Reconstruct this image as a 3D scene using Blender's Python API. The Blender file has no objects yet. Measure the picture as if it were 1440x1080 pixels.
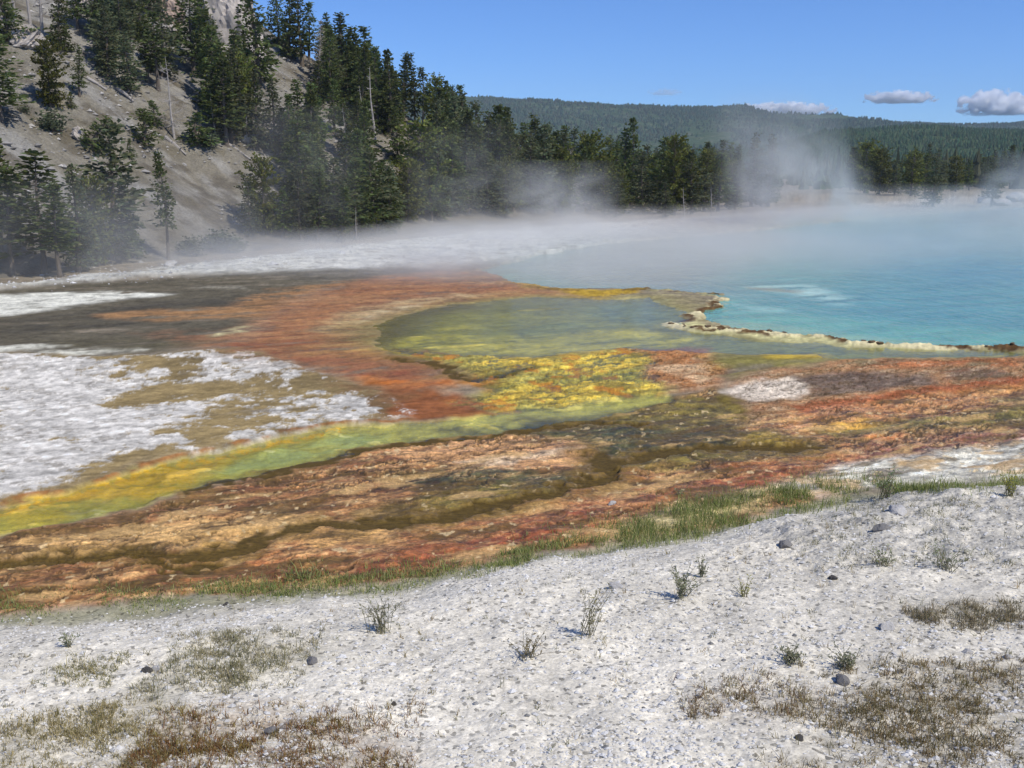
import bpy, math, random
import numpy as np
from mathutils import Vector, Matrix

sc = bpy.context.scene
COL = sc.collection
R = math.radians
rng = np.random.default_rng(7)
random.seed(7)

# ------------------------------------------------------------------ camera model
CAM_Z = 5.0
F = 1440.0
HOR = 228.0
PITCH = math.atan((540 - HOR) / F)
CP, SP = math.cos(PITCH), math.sin(PITCH)


def ray(px, py):
    dx = (px - 720) / F
    dy = (540 - py) / F
    return dx, CP + dy * SP, -SP + dy * CP


# ------------------------------------------------------------------ numpy noise
def _hash(ix, iy, seed):
    h = (ix.astype(np.int64) * 374761393 + iy.astype(np.int64) * 668265263 + seed * 974634777) & 0xFFFFFFFF
    h = ((h ^ (h >> 13)) * 1274126177) & 0xFFFFFFFF
    h = h ^ (h >> 16)
    return (h & 0xFFFFFF).astype(np.float64) / 0xFFFFFF


def vnoise(x, y, seed=0):
    x = np.asarray(x, float); y = np.asarray(y, float)
    x0 = np.floor(x); y0 = np.floor(y)
    fx = x - x0; fy = y - y0
    fx = fx * fx * fx * (fx * (fx * 6 - 15) + 10); fy = fy * fy * fy * (fy * (fy * 6 - 15) + 10)
    a = _hash(x0, y0, seed); b = _hash(x0 + 1, y0, seed)
    c = _hash(x0, y0 + 1, seed); d = _hash(x0 + 1, y0 + 1, seed)
    return (a + (b - a) * fx) * (1 - fy) + (c + (d - c) * fx) * fy


def fbm(x, y, octaves=4, seed=0, gain=0.5):
    s = 0.0; a = 1.0; t = 0.0
    x = np.asarray(x, float); y = np.asarray(y, float)
    for o in range(octaves):
        s = s + a * vnoise(x, y, seed + o * 17)
        t += a; a *= gain
        x, y = (x * 1.6 + y * 1.2) + 13.7, (-x * 1.2 + y * 1.6) + 7.1
    return s / t


def sstep(a, b, x):
    t = np.clip((x - a) / (b - a), 0, 1)
    return t * t * (3 - 2 * t)


def lin(c):
    c = np.asarray(c, float) / 255.0
    return np.where(c <= 0.04045, c / 12.92, ((c + 0.055) / 1.055) ** 2.4)


# ------------------------------------------------------------------ terrain functions
def base_z(x, y):
    """the runoff terrace: a small step down from the pond towards the stream"""
    yy = y + 0.06 * x
    return -0.32 * sstep(27.5, 21.5, yy)


BANK_PX = [(-500, 905), (-200, 880), (0, 862), (200, 848), (400, 832), (600, 812), (740, 783), (860, 768), (1000, 742), (1150, 706), (1260, 688), (1440, 676), (1700, 655), (2200, 610)]


def unproj(px, py, zf):
    d = ray(px, py)
    z = 0.0
    x = y = 0.0
    for _ in range(12):
        t = (z - CAM_Z) / d[2]
        x, y = d[0] * t, d[1] * t
        z = 0.5 * z + 0.5 * float(zf(np.array(x), np.array(y)))
    return x, y


_bk = sorted(unproj(px, py, base_z) for px, py in BANK_PX)
BKX = np.array([p[0] for p in _bk]); BKY = np.array([p[1] for p in _bk])


def bank_d(x, y):
    """metres in from the foot of the bank, towards the viewer"""
    return (np.interp(x, BKX, BKY) - y) * 0.93


def bank_z(x, y):
    d = bank_d(x, y)
    w = fbm(x * 0.8, y * 0.8, 3, 91) - 0.5
    return 0.62 * sstep(-0.25, 2.6, d + w * 0.8) + 0.07 * np.clip(d - 1.5, 0, 14)


def ground0(x, y):
    return base_z(x, y) + bank_z(x, y)


def G(pts, zf=ground0):
    """outline traced on the photograph -> points on the ground, in metres"""
    return np.array([unproj(px, py, zf) for px, py in pts])


U0 = np.array([-24.0, 47.0]); UD = np.array([0.48, 0.877]); VD = np.array([-0.877, 0.48])


def uv_of(x, y):
    dx = x - U0[0]; dy = y - U0[1]
    return dx * UD[0] + dy * UD[1], dx * VD[0] + dy * VD[1]


def hill_z(x, y):
    u, v = uv_of(x, y)
    n1 = fbm(u * 0.045, v * 0.045, 3, 31) - 0.5
    sp = np.where(v > 12, v, 1.6 * np.log1p(np.exp(np.clip(v, -30, 12) / 1.6)))
    z = 0.70 * sp
    z = 44 * (1 - np.exp(-z / 44)) * 1.13
    z = z * (1 - sstep(50, 86, u + n1 * 10)) * (1 - 0.6 * sstep(-10, -60, u))
    gul = fbm(u * 0.16, v * 0.05, 4, 33) - 0.5
    fine = fbm(x * 0.9, y * 0.9, 4, 35) - 0.5
    k = sstep(0.5, 6, z)
    return z + k * (gul * 2.2 + n1 * 2.0) + fine * (0.15 + 0.35 * k) - 0.25


# ------------------------------------------------------------------ mesh helpers
def link(o, parent=None):
    COL.objects.link(o)
    if parent is not None:
        o.parent = parent
    return o


def np_mesh(name, verts, quads=None, tris=None, smooth=False):
    me = bpy.data.meshes.new(name)
    verts = np.asarray(verts, np.float32)
    me.vertices.add(len(verts))
    me.vertices.foreach_set('co', verts.ravel())
    faces = []
    nq = 0 if quads is None else len(quads)
    nt = 0 if tris is None else len(tris)
    loops = np.concatenate([np.asarray(quads, np.int32).ravel() if nq else np.zeros(0, np.int32),
                            np.asarray(tris, np.int32).ravel() if nt else np.zeros(0, np.int32)])
    me.loops.add(len(loops))
    me.loops.foreach_set('vertex_index', loops)
    me.polygons.add(nq + nt)
    st = np.concatenate([np.arange(nq) * 4, nq * 4 + np.arange(nt) * 3]).astype(np.int32)
    me.polygons.foreach_set('loop_start', st)
    me.update(calc_edges=True)
    me.polygons.foreach_set('use_smooth', np.full(nq + nt, smooth, bool))
    me.validate()
    return me


def set_col(me, name, rgb):
    a = me.color_attributes.new(name, 'FLOAT_COLOR', 'POINT')
    c = np.ones((len(rgb), 4), np.float32); c[:, :3] = rgb
    a.data.foreach_set('color', c.ravel())


def set_f(me, name, v):
    a = me.attributes.new(name, 'FLOAT', 'POINT')
    a.data.foreach_set('value', np.asarray(v, np.float32))


def mesh_obj(name, me, mat, parent=None):
    o = bpy.data.objects.new(name, me)
    if mat is not None:
        if not me.materials:
            me.materials.append(mat)
    return link(o, parent)


def tag(o, label=None, cat=None, group=None, kind=None):
    if label: o['label'] = label
    if cat: o['category'] = cat
    if group: o['group'] = group
    if kind: o['kind'] = kind
    return o


def grid_quads(nr, nc, wrap=False):
    i = np.arange(nr - 1)[:, None]; j = np.arange(nc if wrap else nc - 1)[None, :]
    j2 = (j + 1) % nc
    a = i * nc + j; b = i * nc + j2; c = (i + 1) * nc + j2; d = (i + 1) * nc + j
    return np.stack([a, b, c, d], -1).reshape(-1, 4)


# ------------------------------------------------------------------ material helper
class N:
    def __init__(s, name):
        s.m = bpy.data.materials.new(name); s.m.use_nodes = True
        s.t = s.m.node_tree; s.t.nodes.clear()
        s.out = s.t.nodes.new('ShaderNodeOutputMaterial')

    def n(s, typ, **kw):
        nd = s.t.nodes.new('ShaderNode' + typ)
        for k, v in kw.items():
            if k.startswith('i_'):
                key = k[2:].replace('_', ' ')
                tgt = nd.inputs[int(key)] if key.isdigit() else nd.inputs[key]
                if isinstance(v, bpy.types.NodeSocket):
                    s.t.links.new(v, tgt)
                else:
                    tgt.default_value = v
            else:
                setattr(nd, k, v)
        return nd

    def math(s, op, a, b=None, c=None, clamp=False):
        nd = s.t.nodes.new('ShaderNodeMath'); nd.operation = op; nd.use_clamp = clamp
        for i, v in enumerate((a, b, c)):
            if v is None: continue
            if isinstance(v, bpy.types.NodeSocket): s.t.links.new(v, nd.inputs[i])
            else: nd.inputs[i].default_value = v
        return nd.outputs[0]

    def mix(s, fac, a, b, mode='MIX'):
        nd = s.t.nodes.new('ShaderNodeMix'); nd.data_type = 'RGBA'; nd.blend_type = mode
        for i, v in ((0, fac), (6, a), (7, b)):
            if isinstance(v, bpy.types.NodeSocket): s.t.links.new(v, nd.inputs[i])
            else: nd.inputs[i].default_value = v if i == 0 else (*v, 1)
        return nd.outputs[2]

    def rng(s, v, a, b, c, d):
        nd = s.n('MapRange', i_Value=v, i_From_Min=a, i_From_Max=b, i_To_Min=c, i_To_Max=d)
        return nd.outputs[0]

    def noise(s, vec, scale, detail=4, rough=0.55, dist=0.0):
        nd = s.n('TexNoise', i_Vector=vec, i_Scale=scale, i_Detail=detail, i_Roughness=rough, i_Distortion=dist)
        return nd.outputs['Fac']

    def surf(s, sh):
        s.t.links.new(sh, s.out.inputs['Surface']); return s.m

    def vol(s, sh):
        s.t.links.new(sh, s.out.inputs['Volume']); return s.m


def simple_mat(name, col, rough=0.8, var=0.25, scale=6.0, bump=0.0, objvar=0.0, bscale=20.0, attr=None, spec=0.3):
    k = N(name)
    pos = k.n('TexCoord').outputs['Object']
    nz = k.noise(pos, scale)
    base = k.n('Attribute', attribute_name=attr).outputs['Color'] if attr else None
    lo = tuple(c * (1 - var) for c in col); hi = tuple(min(1, c * (1 + var)) for c in col)
    c = k.mix(nz, lo, hi)
    if base is not None:
        c = k.mix(1.0, c, base, 'MULTIPLY')
    if objvar:
        rnd = k.n('ObjectInfo').outputs['Random']
        f = k.rng(rnd, 0, 1, 1 - objvar, 1 + objvar)
        hs = k.n('HueSaturation', i_Color=c, i_Value=f); c = hs.outputs[0]
    p = k.n('BsdfPrincipled', i_Base_Color=c, i_Roughness=rough, i_Specular_IOR_Level=spec)
    if bump:
        b = k.n('Bump', i_Height=k.noise(pos, bscale, 5), i_Strength=bump, i_Distance=0.05)
        k.t.links.new(b.outputs[0], p.inputs['Normal'])
    return k.surf(p.outputs[0])


# ------------------------------------------------------------------ outlines on the ground
def seg_dist(P, X, Y, closed):
    d2 = np.full(X.shape, 1e9)
    n = len(P)
    for i in range(n if closed else n - 1):
        a = P[i]; b = P[(i + 1) % n]
        ex, ey = b - a
        L = ex * ex + ey * ey + 1e-9
        t = np.clip(((X - a[0]) * ex + (Y - a[1]) * ey) / L, 0, 1)
        dx = X - a[0] - t * ex; dy = Y - a[1] - t * ey
        np.minimum(d2, dx * dx + dy * dy, out=d2)
    return np.sqrt(d2)


def inside(P, X, Y):
    r = np.zeros(X.shape, bool)
    n = len(P)
    for i in range(n):
        x1, y1 = P[i]; x2, y2 = P[(i + 1) % n]
        if y1 == y2: continue
        c = ((y1 > Y) != (y2 > Y)) & (X < (x2 - x1) * (Y - y1) / (y2 - y1) + x1)
        r ^= c
    return r


def pmask(P, X, Y, soft):
    """soft 0..1 mask of an outline; X, Y flat arrays"""
    m = np.zeros(X.shape)
    lo = P.min(0) - soft * 1.5 - 0.1; hi = P.max(0) + soft * 1.5 + 0.1
    idx = np.nonzero((X > lo[0]) & (X < hi[0]) & (Y > lo[1]) & (Y < hi[1]))[0]
    if len(idx) == 0: return m
    x = X[idx]; y = Y[idx]
    d = seg_dist(P, x, y, True)
    sd = np.where(inside(P, x, y), d, -d)
    m[idx] = sstep(-soft, soft, sd)
    return m


def lmask(P, X, Y, w, soft):
    m = np.zeros(X.shape)
    k = w + soft + 0.1
    lo = P.min(0) - k; hi = P.max(0) + k
    idx = np.nonzero((X > lo[0]) & (X < hi[0]) & (Y > lo[1]) & (Y < hi[1]))[0]
    if len(idx) == 0: return m
    d = seg_dist(P, X[idx], Y[idx], False)
    m[idx] = 1 - sstep(max(0, w - soft), w + soft, d)
    return m


def tone(c, sat=0.88, val=0.90):
    l = lin(c); g = l @ np.array([.25, .6, .15])
    q = min(1.0, 2.2 * (l.max() - l.min()) / (l.max() + 1e-6))          # neutrals stay neutral
    return (g + (l - g) * sat) * val * np.array([1.0, 1.0 + .02 * q, 1 - .22 * q])


POOL_PX = [(680, 380), (735, 396), (800, 405), (900, 404), (960, 410), (1012, 416), (992, 436), (1000, 452), (1060, 464), (1140, 473), (1205, 482), (1300, 486), (1440, 488), (1650, 492), (1900, 440), (1900, 300), (1440, 292), (1240, 306), (1050, 326), (850, 343), (760, 360)]
POND_PX = [(525, 482), (515, 462), (560, 442), (640, 427), (740, 417), (840, 421), (920, 420), (962, 436), (955, 455), (985, 468), (1060, 477), (1200, 488), (1440, 494), (1440, 503), (1200, 503), (1000, 497), (880, 489), (800, 498), (740, 504), (680, 500), (600, 494), (550, 490)]
STREAM_PX = [(905, 553), (760, 574), (640, 592), (500, 600), (400, 614), (300, 637), (220, 657), (100, 692), (0, 714), (-150, 745), (-150, 790), (0, 752), (100, 733), (200, 712), (280, 688), (350, 668), (430, 648), (560, 624), (700, 607), (830, 589), (935, 562)]
DARK_LINES = [([(-150, 815), (0, 800), (100, 787), (190, 777), (250, 782), (300, 778), (350, 772), (400, 752), (480, 738), (560, 735), (640, 722), (740, 705), (830, 680), (870, 655)], 0.26),
              ([(190, 777), (230, 800), (300, 796)], 0.16),
              ([(840, 640), (870, 655), (930, 640), (1010, 630), (1120, 628)], 0.30),
              ([(280, 692), (350, 672), (430, 652), (560, 628), (700, 612), (830, 596), (900, 600)], 0.20),
              ([(560, 505), (620, 520), (640, 535), (680, 535), (730, 520)], 0.22)]

# (outline, colour, softness, strength, breakup 0..1)  painted from back to front
ZONES = [
    # far floor and white rim
    ([(-600, 470), (0, 404), (120, 390), (240, 377), (360, 364), (500, 347), (650, 330), (840, 315), (1000, 305), (1100, 297), (1440, 270), (2000, 262), (2000, 300), (1440, 300), (1050, 332), (850, 348), (720, 368), (600, 378), (450, 386), (300, 389), (200, 390), (100, 402), (0, 410), (-600, 480)], (218, 216, 208), 0.5, 1, 0.2),
    ([(850, 345), (1050, 320), (1120, 330), (980, 350), (860, 352)], (176, 140, 120), 0.6, 0.5, 0.4),
    # dark grey mud
    ([(-300, 425), (0, 410), (120, 400), (300, 389), (560, 379), (720, 386), (600, 398), (440, 410), (360, 445), (300, 485), (200, 505), (0, 492), (-300, 520)], (104, 96, 86), 0.5, 1, 0.2),
    ([(230, 425), (400, 415), (380, 440), (200, 460), (0, 470), (0, 455)], (82, 77, 72), 0.6, 0.9, 0.5),
    ([(60, 482), (260, 478), (330, 500), (200, 520), (60, 505)], (96, 88, 74), 0.6, 0.8, 0.5),
    # white stripes in the mud
    ([(-300, 430), (0, 415), (150, 411), (238, 414), (200, 420), (120, 429), (0, 446), (-300, 480)], (228, 225, 214), 0.25, 1, 0.3),
    ([(-100, 494), (60, 484), (105, 487), (0, 497)], (222, 218, 206), 0.2, 1, 0.38),
    ([(60, 494), (150, 490), (205, 493), (150, 502), (110, 505)], (212, 208, 196), 0.2, 1, 0.45),
    ([(270, 403), (340, 404), (330, 408), (260, 407)], (150, 142, 132), 0.2, 0.8, 0.4),
    # orange streaks into the mud
    ([(130, 444), (260, 436), (360, 432), (420, 428), (380, 446), (240, 452), (150, 450)], (172, 126, 92), 0.3, 0.95, 0.35),
    ([(380, 408), (470, 398), (480, 410), (400, 424), (350, 440), (330, 432)], (178, 128, 92), 0.4, 0.8, 0.5),
    ([(200, 470), (300, 462), (330, 478), (250, 482)], (150, 100, 80), 0.4, 0.6, 0.5),
    # orange red mat
    ([(620, 382), (700, 380), (730, 396), (800, 414), (840, 420), (740, 417), (640, 426), (560, 441), (512, 460), (515, 482), (560, 494), (600, 508), (640, 535), (620, 548), (560, 546), (470, 532), (380, 520), (300, 502), (285, 490), (320, 474), (365, 446), (425, 418), (490, 398), (560, 388)], (174, 116, 76), 0.7, 1, 0.16),
    ([(300, 486), (420, 478), (500, 484), (560, 500), (600, 520), (560, 545), (470, 530), (380, 520), (300, 502)], (140, 74, 44), 0.4, 0.9, 0.45),
    ([(420, 488), (480, 484), (535, 494), (470, 505), (430, 500)], (196, 138, 82), 0.25, 0.9, 0.3),
    ([(400, 505), (480, 495), (560, 505), (600, 520), (520, 525), (440, 515)], (176, 108, 76), 0.25, 0.6, 0.4),
    ([(440, 466), (480, 442), (545, 424), (650, 412), (700, 413), (580, 428), (540, 440), (500, 456), (460, 470)], (206, 172, 136), 0.3, 0.85, 0.3),
    ([(500, 446), (560, 430), (600, 426), (540, 442), (500, 456)], (226, 210, 190), 0.2, 0.6, 0.4),
    ([(455, 475), (512, 464), (540, 480), (480, 485), (450, 484)], (118, 80, 58), 0.35, 0.8, 0.3),
    ([(300, 466), (330, 460), (352, 462), (330, 470), (300, 474)], (212, 200, 165), 0.15, 0.9, 0.4),
    # pale shelf beyond the pond, grey shallow
    ([(560, 388), (680, 376), (780, 396), (740, 402), (660, 398), (600, 392)], (140, 128, 116), 0.5, 0.6, 0.2),
    # pond bed
    (POND_PX, (176, 164, 78), 1.5, 1, 0.0),
    ([(560, 488), (555, 474), (640, 455), (760, 470), (900, 462), (1000, 478), (900, 486), (760, 498), (640, 492)], (224, 202, 66), 0.35, 0.9, 0.34),
    ([(620, 466), (740, 452), (880, 455), (800, 466), (680, 474)], (150, 150, 100), 0.4, 0.7, 0.3),
    ([(830, 425), (930, 424), (955, 445), (900, 452), (840, 448)], (150, 160, 140), 0.5, 0.7, 0.3),
    ([(500, 470), (540, 444), (640, 426), (680, 430), (600, 446), (570, 470), (540, 482)], (128, 112, 88), 0.6, 0.9, 0.2),
    ([(548, 490), (620, 494), (680, 502), (660, 522), (610, 512), (570, 502)], (84, 88, 72), 0.3, 0.9, 0.25),
    ([(690, 420), (760, 418), (830, 424), (800, 440), (720, 436)], (140, 132, 100), 0.6, 0.7, 0.4),
    ([(985, 470), (1200, 490), (1440, 496), (1440, 504), (1150, 502), (1000, 494)], (156, 152, 96), 0.3, 0.9, 0.25),
    ([(700, 476), (800, 470), (950, 474), (900, 480), (760, 484)], (186, 170, 66), 0.2, 0.7, 0.4),
    # yellow ridge at the pool's corner, and the pool's pale lip
    ([(718, 396), (760, 400), (800, 407), (850, 408), (912, 402), (905, 412), (840, 420), (800, 416), (760, 407), (725, 403)], (190, 152, 38), 0.15, 1, 0.25),
    ([(930, 452), (960, 450), (990, 458), (1060, 466), (1140, 474), (1205, 482), (1300, 486), (1440, 488), (1440, 493), (1300, 491), (1190, 488), (1120, 482), (1050, 473), (985, 468)], (214, 204, 160), 0.12, 1, 0.2),
    ([(915, 408), (960, 406), (1010, 410), (1005, 418), (930, 418)], (172, 160, 120), 0.15, 0.9, 0.4),
    # yellow sulphur mats
    ([(556, 486), (640, 494), (700, 502), (760, 506), (850, 498), (880, 490), (935, 500), (928, 528), (925, 552), (820, 570), (740, 580), (690, 582), (640, 568), (690, 548), (650, 528), (600, 506)], (188, 166, 62), 0.25, 1, 0.0),
    ([(660, 505), (720, 500), (760, 506), (850, 498), (905, 494), (930, 508), (880, 520), (800, 528), (740, 520), (700, 528), (660, 520)], (226, 186, 44), 0.2, 1, 0.42),
    ([(690, 550), (740, 545), (800, 540), (870, 535), (920, 540), (915, 553), (820, 566), (750, 570), (700, 578), (680, 565)], (230, 190, 44), 0.2, 1, 0.36),
    ([(660, 530), (700, 536), (690, 548), (640, 545)], (190, 120, 40), 0.15, 0.9, 0.3),
    ([(500, 530), (560, 536), (632, 535), (640, 548), (560, 550), (500, 545)], (196, 108, 34), 0.2, 1, 0.3),
    ([(540, 485), (640, 492), (660, 500), (600, 498), (550, 492)], (170, 140, 40), 0.1, 0.9, 0.4),
    # white crust field at left
    ([(-400, 520), (0, 498), (220, 502), (330, 492), (430, 522), (540, 560), (600, 585), (500, 598), (400, 612), (300, 635), (220, 655), (100, 690), (0, 712), (-400, 800)], (158, 134, 100), 0.3, 1, 0.1),
    ([(220, 505), (330, 495), (400, 515), (480, 545), (430, 560), (330, 545), (240, 540)], (120, 102, 78), 0.4, 0.8, 0.35),
    # rusty edge above the stream
    ([(520, 552), (560, 545), (640, 558), (700, 575), (690, 588), (600, 592), (540, 590), (560, 572)], (156, 92, 58), 0.2, 1, 0.25),
    ([(440, 540), (520, 545), (580, 560), (540, 590), (500, 575)], (120, 88, 66), 0.25, 0.8, 0.45),
    # stream bed
    (STREAM_PX, (196, 180, 74), 0.15, 1, 0.0),
    ([(905, 556), (760, 576), (640, 596), (520, 606), (420, 624), (420, 640), (560, 618), (700, 602), (830, 584), (925, 562)], (214, 198, 98), 0.2, 0.8, 0.3),
    ([(540, 605), (420, 622), (330, 642), (280, 664), (340, 660), (430, 640), (540, 620)], (186, 192, 136), 0.2, 0.85, 0.5),
    ([(320, 640), (220, 660), (110, 690), (0, 716), (0, 745), (100, 722), (200, 702), (280, 684), (300, 660)], (222, 176, 30), 0.2, 1, 0.36),
    ([(-100, 745), (0, 722), (110, 702), (170, 700), (100, 722), (0, 748)], (182, 164, 46), 0.2, 0.7, 0.4),
    ([(90, 712), (150, 702), (170, 712), (110, 726)], (190, 202, 190), 0.12, 0.7, 0.45),
    # near field of orange mats
    ([(-300, 830), (0, 757), (100, 738), (200, 717), (300, 690), (430, 656), (560, 630), (700, 612), (830, 592), (935, 562), (1000, 548), (1040, 590), (1300, 560), (1500, 540), (1700, 620), (1440, 672), (1260, 684), (1150, 704), (1000, 740), (860, 766), (740, 782), (600, 812), (400, 832), (200, 850), (0, 864), (-300, 890)], (168, 106, 62), 0.2, 1, 0.0),
    ([(560, 628), (680, 612), (800, 622), (842, 636), (824, 655), (740, 664), (640, 656), (560, 645)], (202, 146, 102), 0.2, 1, 0.15),
    ([(640, 652), (740, 646), (820, 632), (790, 648), (700, 660)], (216, 184, 164), 0.12, 0.9, 0.35),
    ([(200, 722), (330, 690), (520, 650), (600, 655), (560, 690), (480, 720), (330, 735), (240, 745)], (164, 112, 74), 0.3, 0.8, 0.4),
    ([(-100, 790), (0, 768), (130, 748), (260, 736), (380, 724), (460, 728), (420, 748), (330, 770), (200, 774), (60, 788), (-100, 814)], (202, 156, 102), 0.2, 0.95, 0.25),
    ([(270, 755), (380, 740), (410, 748), (350, 770), (330, 788), (290, 785)], (218, 166, 100), 0.12, 1, 0.1),
    ([(430, 745), (560, 742), (560, 756), (450, 770), (420, 760)], (206, 152, 92), 0.12, 0.9, 0.2),
    ([(-100, 830), (60, 812), (180, 800), (215, 805), (180, 830), (0, 850), (-100, 860)], (186, 136, 92), 0.2, 0.9, 0.35),
    ([(230, 792), (262, 782), (266, 792), (240, 800)], (212, 160, 100), 0.08, 1, 0.1),
    ([(590, 740), (760, 725), (800, 735), (700, 760), (600, 760)], (196, 128, 74), 0.2, 0.7, 0.4),
    # olive stained runoff
    ([(620, 602), (700, 608), (830, 592), (935, 562), (1030, 556), (1050, 596), (1160, 630), (1100, 648), (960, 655), (870, 684), (720, 716), (610, 736), (500, 752), (540, 718), (690, 690), (820, 662), (846, 640), (800, 620), (700, 612)], (104, 88, 36), 0.3, 1, 0.12),
    ([(720, 590), (860, 575), (960, 560), (1030, 560), (1040, 590), (900, 600), (780, 606)], (128, 110, 38), 0.25, 0.9, 0.4),
    ([(700, 600), (800, 592), (900, 598), (960, 605), (860, 616), (740, 614)], (74, 72, 40), 0.25, 0.9, 0.3),
    ([(1020, 615), (1080, 612), (1140, 628), (1060, 632)], (150, 124, 26), 0.15, 1, 0.2),
    ([(700, 690), (840, 665), (980, 655), (1140, 642), (1200, 640), (1080, 668), (920, 690), (760, 720)], (172, 104, 56), 0.25, 0.9, 0.45),
    ([(560, 705), (700, 690), (760, 700), (640, 725), (560, 730)], (96, 76, 30), 0.25, 0.8, 0.35),
    ([(850, 612), (960, 606), (1040, 612), (1000, 628), (900, 640), (850, 650), (840, 630)], (66, 72, 50), 0.3, 0.9, 0.25),
    ([(560, 668), (660, 660), (780, 668), (840, 672), (740, 684), (640, 690), (560, 684)], (66, 72, 50), 0.25, 0.8, 0.35),
    ([(600, 690), (720, 676), (800, 690), (700, 712), (600, 716)], (120, 104, 34), 0.25, 0.8, 0.4),
    ([(880, 640), (1000, 636), (1040, 650), (940, 664), (880, 660)], (120, 104, 34), 0.25, 0.8, 0.35),
    # red brown along the bank
    ([(380, 812), (560, 775), (700, 748), (860, 700), (1000, 676), (1100, 660), (1180, 650), (1060, 694), (960, 706), (880, 735), (760, 772), (600, 800), (400, 825)], (146, 74, 44), 0.3, 0.95, 0.3),
    ([(480, 805), (560, 795), (740, 770), (760, 778), (600, 808), (480, 818)], (120, 82, 60), 0.2, 0.8, 0.35),
    # right hand mats
    ([(880, 490), (940, 486), (1005, 490), (1035, 520), (1010, 545), (940, 552), (905, 532), (930, 510)], (190, 126, 84), 0.2, 1, 0.2),
    ([(930, 515), (1000, 512), (1020, 530), (970, 545)], (214, 176, 150), 0.15, 0.8, 0.4),
    ([(1000, 505), (1130, 497), (1200, 505), (1100, 520), (1040, 535)], (134, 124, 66), 0.3, 0.9, 0.35),
    ([(1060, 498), (1180, 497), (1160, 504), (1080, 504)], (196, 162, 40), 0.12, 0.9, 0.3),
    ([(1030, 540), (1100, 518), (1200, 508), (1440, 503), (1700, 503), (1700, 560), (1440, 545), (1300, 562), (1150, 600), (1050, 602), (1040, 570)], (172, 128, 100), 0.25, 1, 0.1),
    ([(1020, 552), (1070, 538), (1130, 532), (1160, 545), (1130, 562), (1060, 566)], (224, 206, 196), 0.15, 1, 0.25),
    ([(1120, 530), (1200, 524), (1300, 532), (1330, 542), (1200, 556), (1150, 560), (1160, 545)], (122, 102, 98), 0.2, 0.95, 0.2),
    ([(1310, 520), (1400, 522), (1440, 530), (1340, 538)], (120, 100, 96), 0.2, 0.8, 0.3),
    ([(1180, 506), (1300, 510), (1440, 504), (1440, 516), (1250, 522)], (190, 108, 66), 0.2, 0.8, 0.4),
    ([(1050, 605), (1130, 575), (1280, 556), (1440, 532), (1700, 515), (1700, 545), (1440, 560), (1300, 580), (1160, 600)], (194, 126, 74), 0.2, 1, 0.15),
    ([(1110, 575), (1300, 550), (1440, 528), (1440, 536), (1300, 560), (1130, 584)], (176, 92, 66), 0.12, 0.9, 0.2),
    ([(1140, 604), (1300, 590), (1440, 578), (1700, 560), (1700, 590), (1440, 600), (1250, 612), (1180, 616)], (126, 112, 50), 0.2, 1, 0.25),
    ([(1140, 598), (1230, 592), (1240, 600), (1170, 608)], (206, 150, 40), 0.12, 0.9, 0.2),
    ([(1380, 550), (1500, 540), (1500, 580), (1400, 578)], (112, 104, 58), 0.25, 0.8, 0.3),
    ([(1180, 640), (1190, 625), (1300, 612), (1440, 600), (1700, 585), (1700, 615), (1440, 622), (1320, 634), (1230, 646)], (152, 92, 80), 0.2, 1, 0.2),
    ([(1220, 612), (1290, 615), (1270, 622), (1220, 620)], (204, 120, 56), 0.12, 0.8, 0.3),
    # pale mound at right, tan mat by the grass
    ([(1090, 700), (1110, 680), (1180, 656), (1260, 640), (1440, 622), (1700, 610), (1700, 660), (1440, 678), (1250, 690)], (206, 200, 188), 0.25, 1, 0.15),
    ([(1290, 680), (1300, 660), (1360, 655), (1350, 672)], (150, 128, 98), 0.2, 0.8, 0.4),
    ([(860, 752), (900, 728), (960, 708), (1060, 692), (1110, 688), (1060, 715), (980, 738), (900, 758)], (176, 158, 122), 0.2, 1, 0.15),
]
print('setting up')

# ------------------------------------------------------------------ ground sheet
NA, STEP = 1380, 1.15
ang = np.concatenate([np.linspace(-180, -44, 28)[:-1], np.linspace(-44, -31, 60)[:-1], np.linspace(-31, 31, NA), np.linspace(31, 44, 60)[1:], np.linspace(44, 180, 28)[1:-1]])
inv = np.arange(1 / 4.6, 1 / 135.0, -STEP / 7200.0)
rr = np.concatenate([[0.3, 1.2, 2.0, 2.8, 3.4, 4.0, 4.3], 1 / inv, np.geomspace(138, 3000, 40)])
AA, RR = np.meshgrid(np.radians(ang), rr)
X = (RR * np.sin(AA)).ravel(); Y = (RR * np.cos(AA)).ravel()
nr, nc = len(rr), len(ang)
rad = RR.ravel()
print('ground verts', len(X))

# wandering edges
far = np.clip(rad / 30.0, 0.6, 2.0)
wx = X + (fbm(X * 0.55, Y * 0.55, 4, 1) - 0.5) * 1.1 * far + (fbm(X * 3.1, Y * 3.1, 3, 2) - 0.5) * 0.34
wy = Y + (fbm(X * 0.55 + 40, Y * 0.55, 4, 3) - 0.5) * 0.75 * far + (fbm(X * 3.1, Y * 3.1 + 50, 3, 4) - 0.5) * 0.34

# streaks that follow the flow (down towards the left of the photograph)
fd = np.array([0.93, 0.37])
fu = X * fd[0] + Y * fd[1]; fv = -X * fd[1] + Y * fd[0]
st1 = fbm(fu * 0.35, fv * 1.5, 5, 11)
st2 = fbm(fu * 1.3 + 9, fv * 4.5, 4, 12)
mot = fbm(X * 2.2, Y * 2.2, 5, 13)
mot2 = fbm(X * 7.0, Y * 7.0, 4, 14)
big = fbm(X * 0.16, Y * 0.16, 4, 15)
brk = np.clip(0.45 * st1 + 0.35 * mot + 0.2 * st2, 0, 1)
brk = np.clip((brk - 0.5) * 2.0 + 0.5, 0, 1)

col = np.tile(lin((150, 140, 124)), (len(X), 1))
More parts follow.
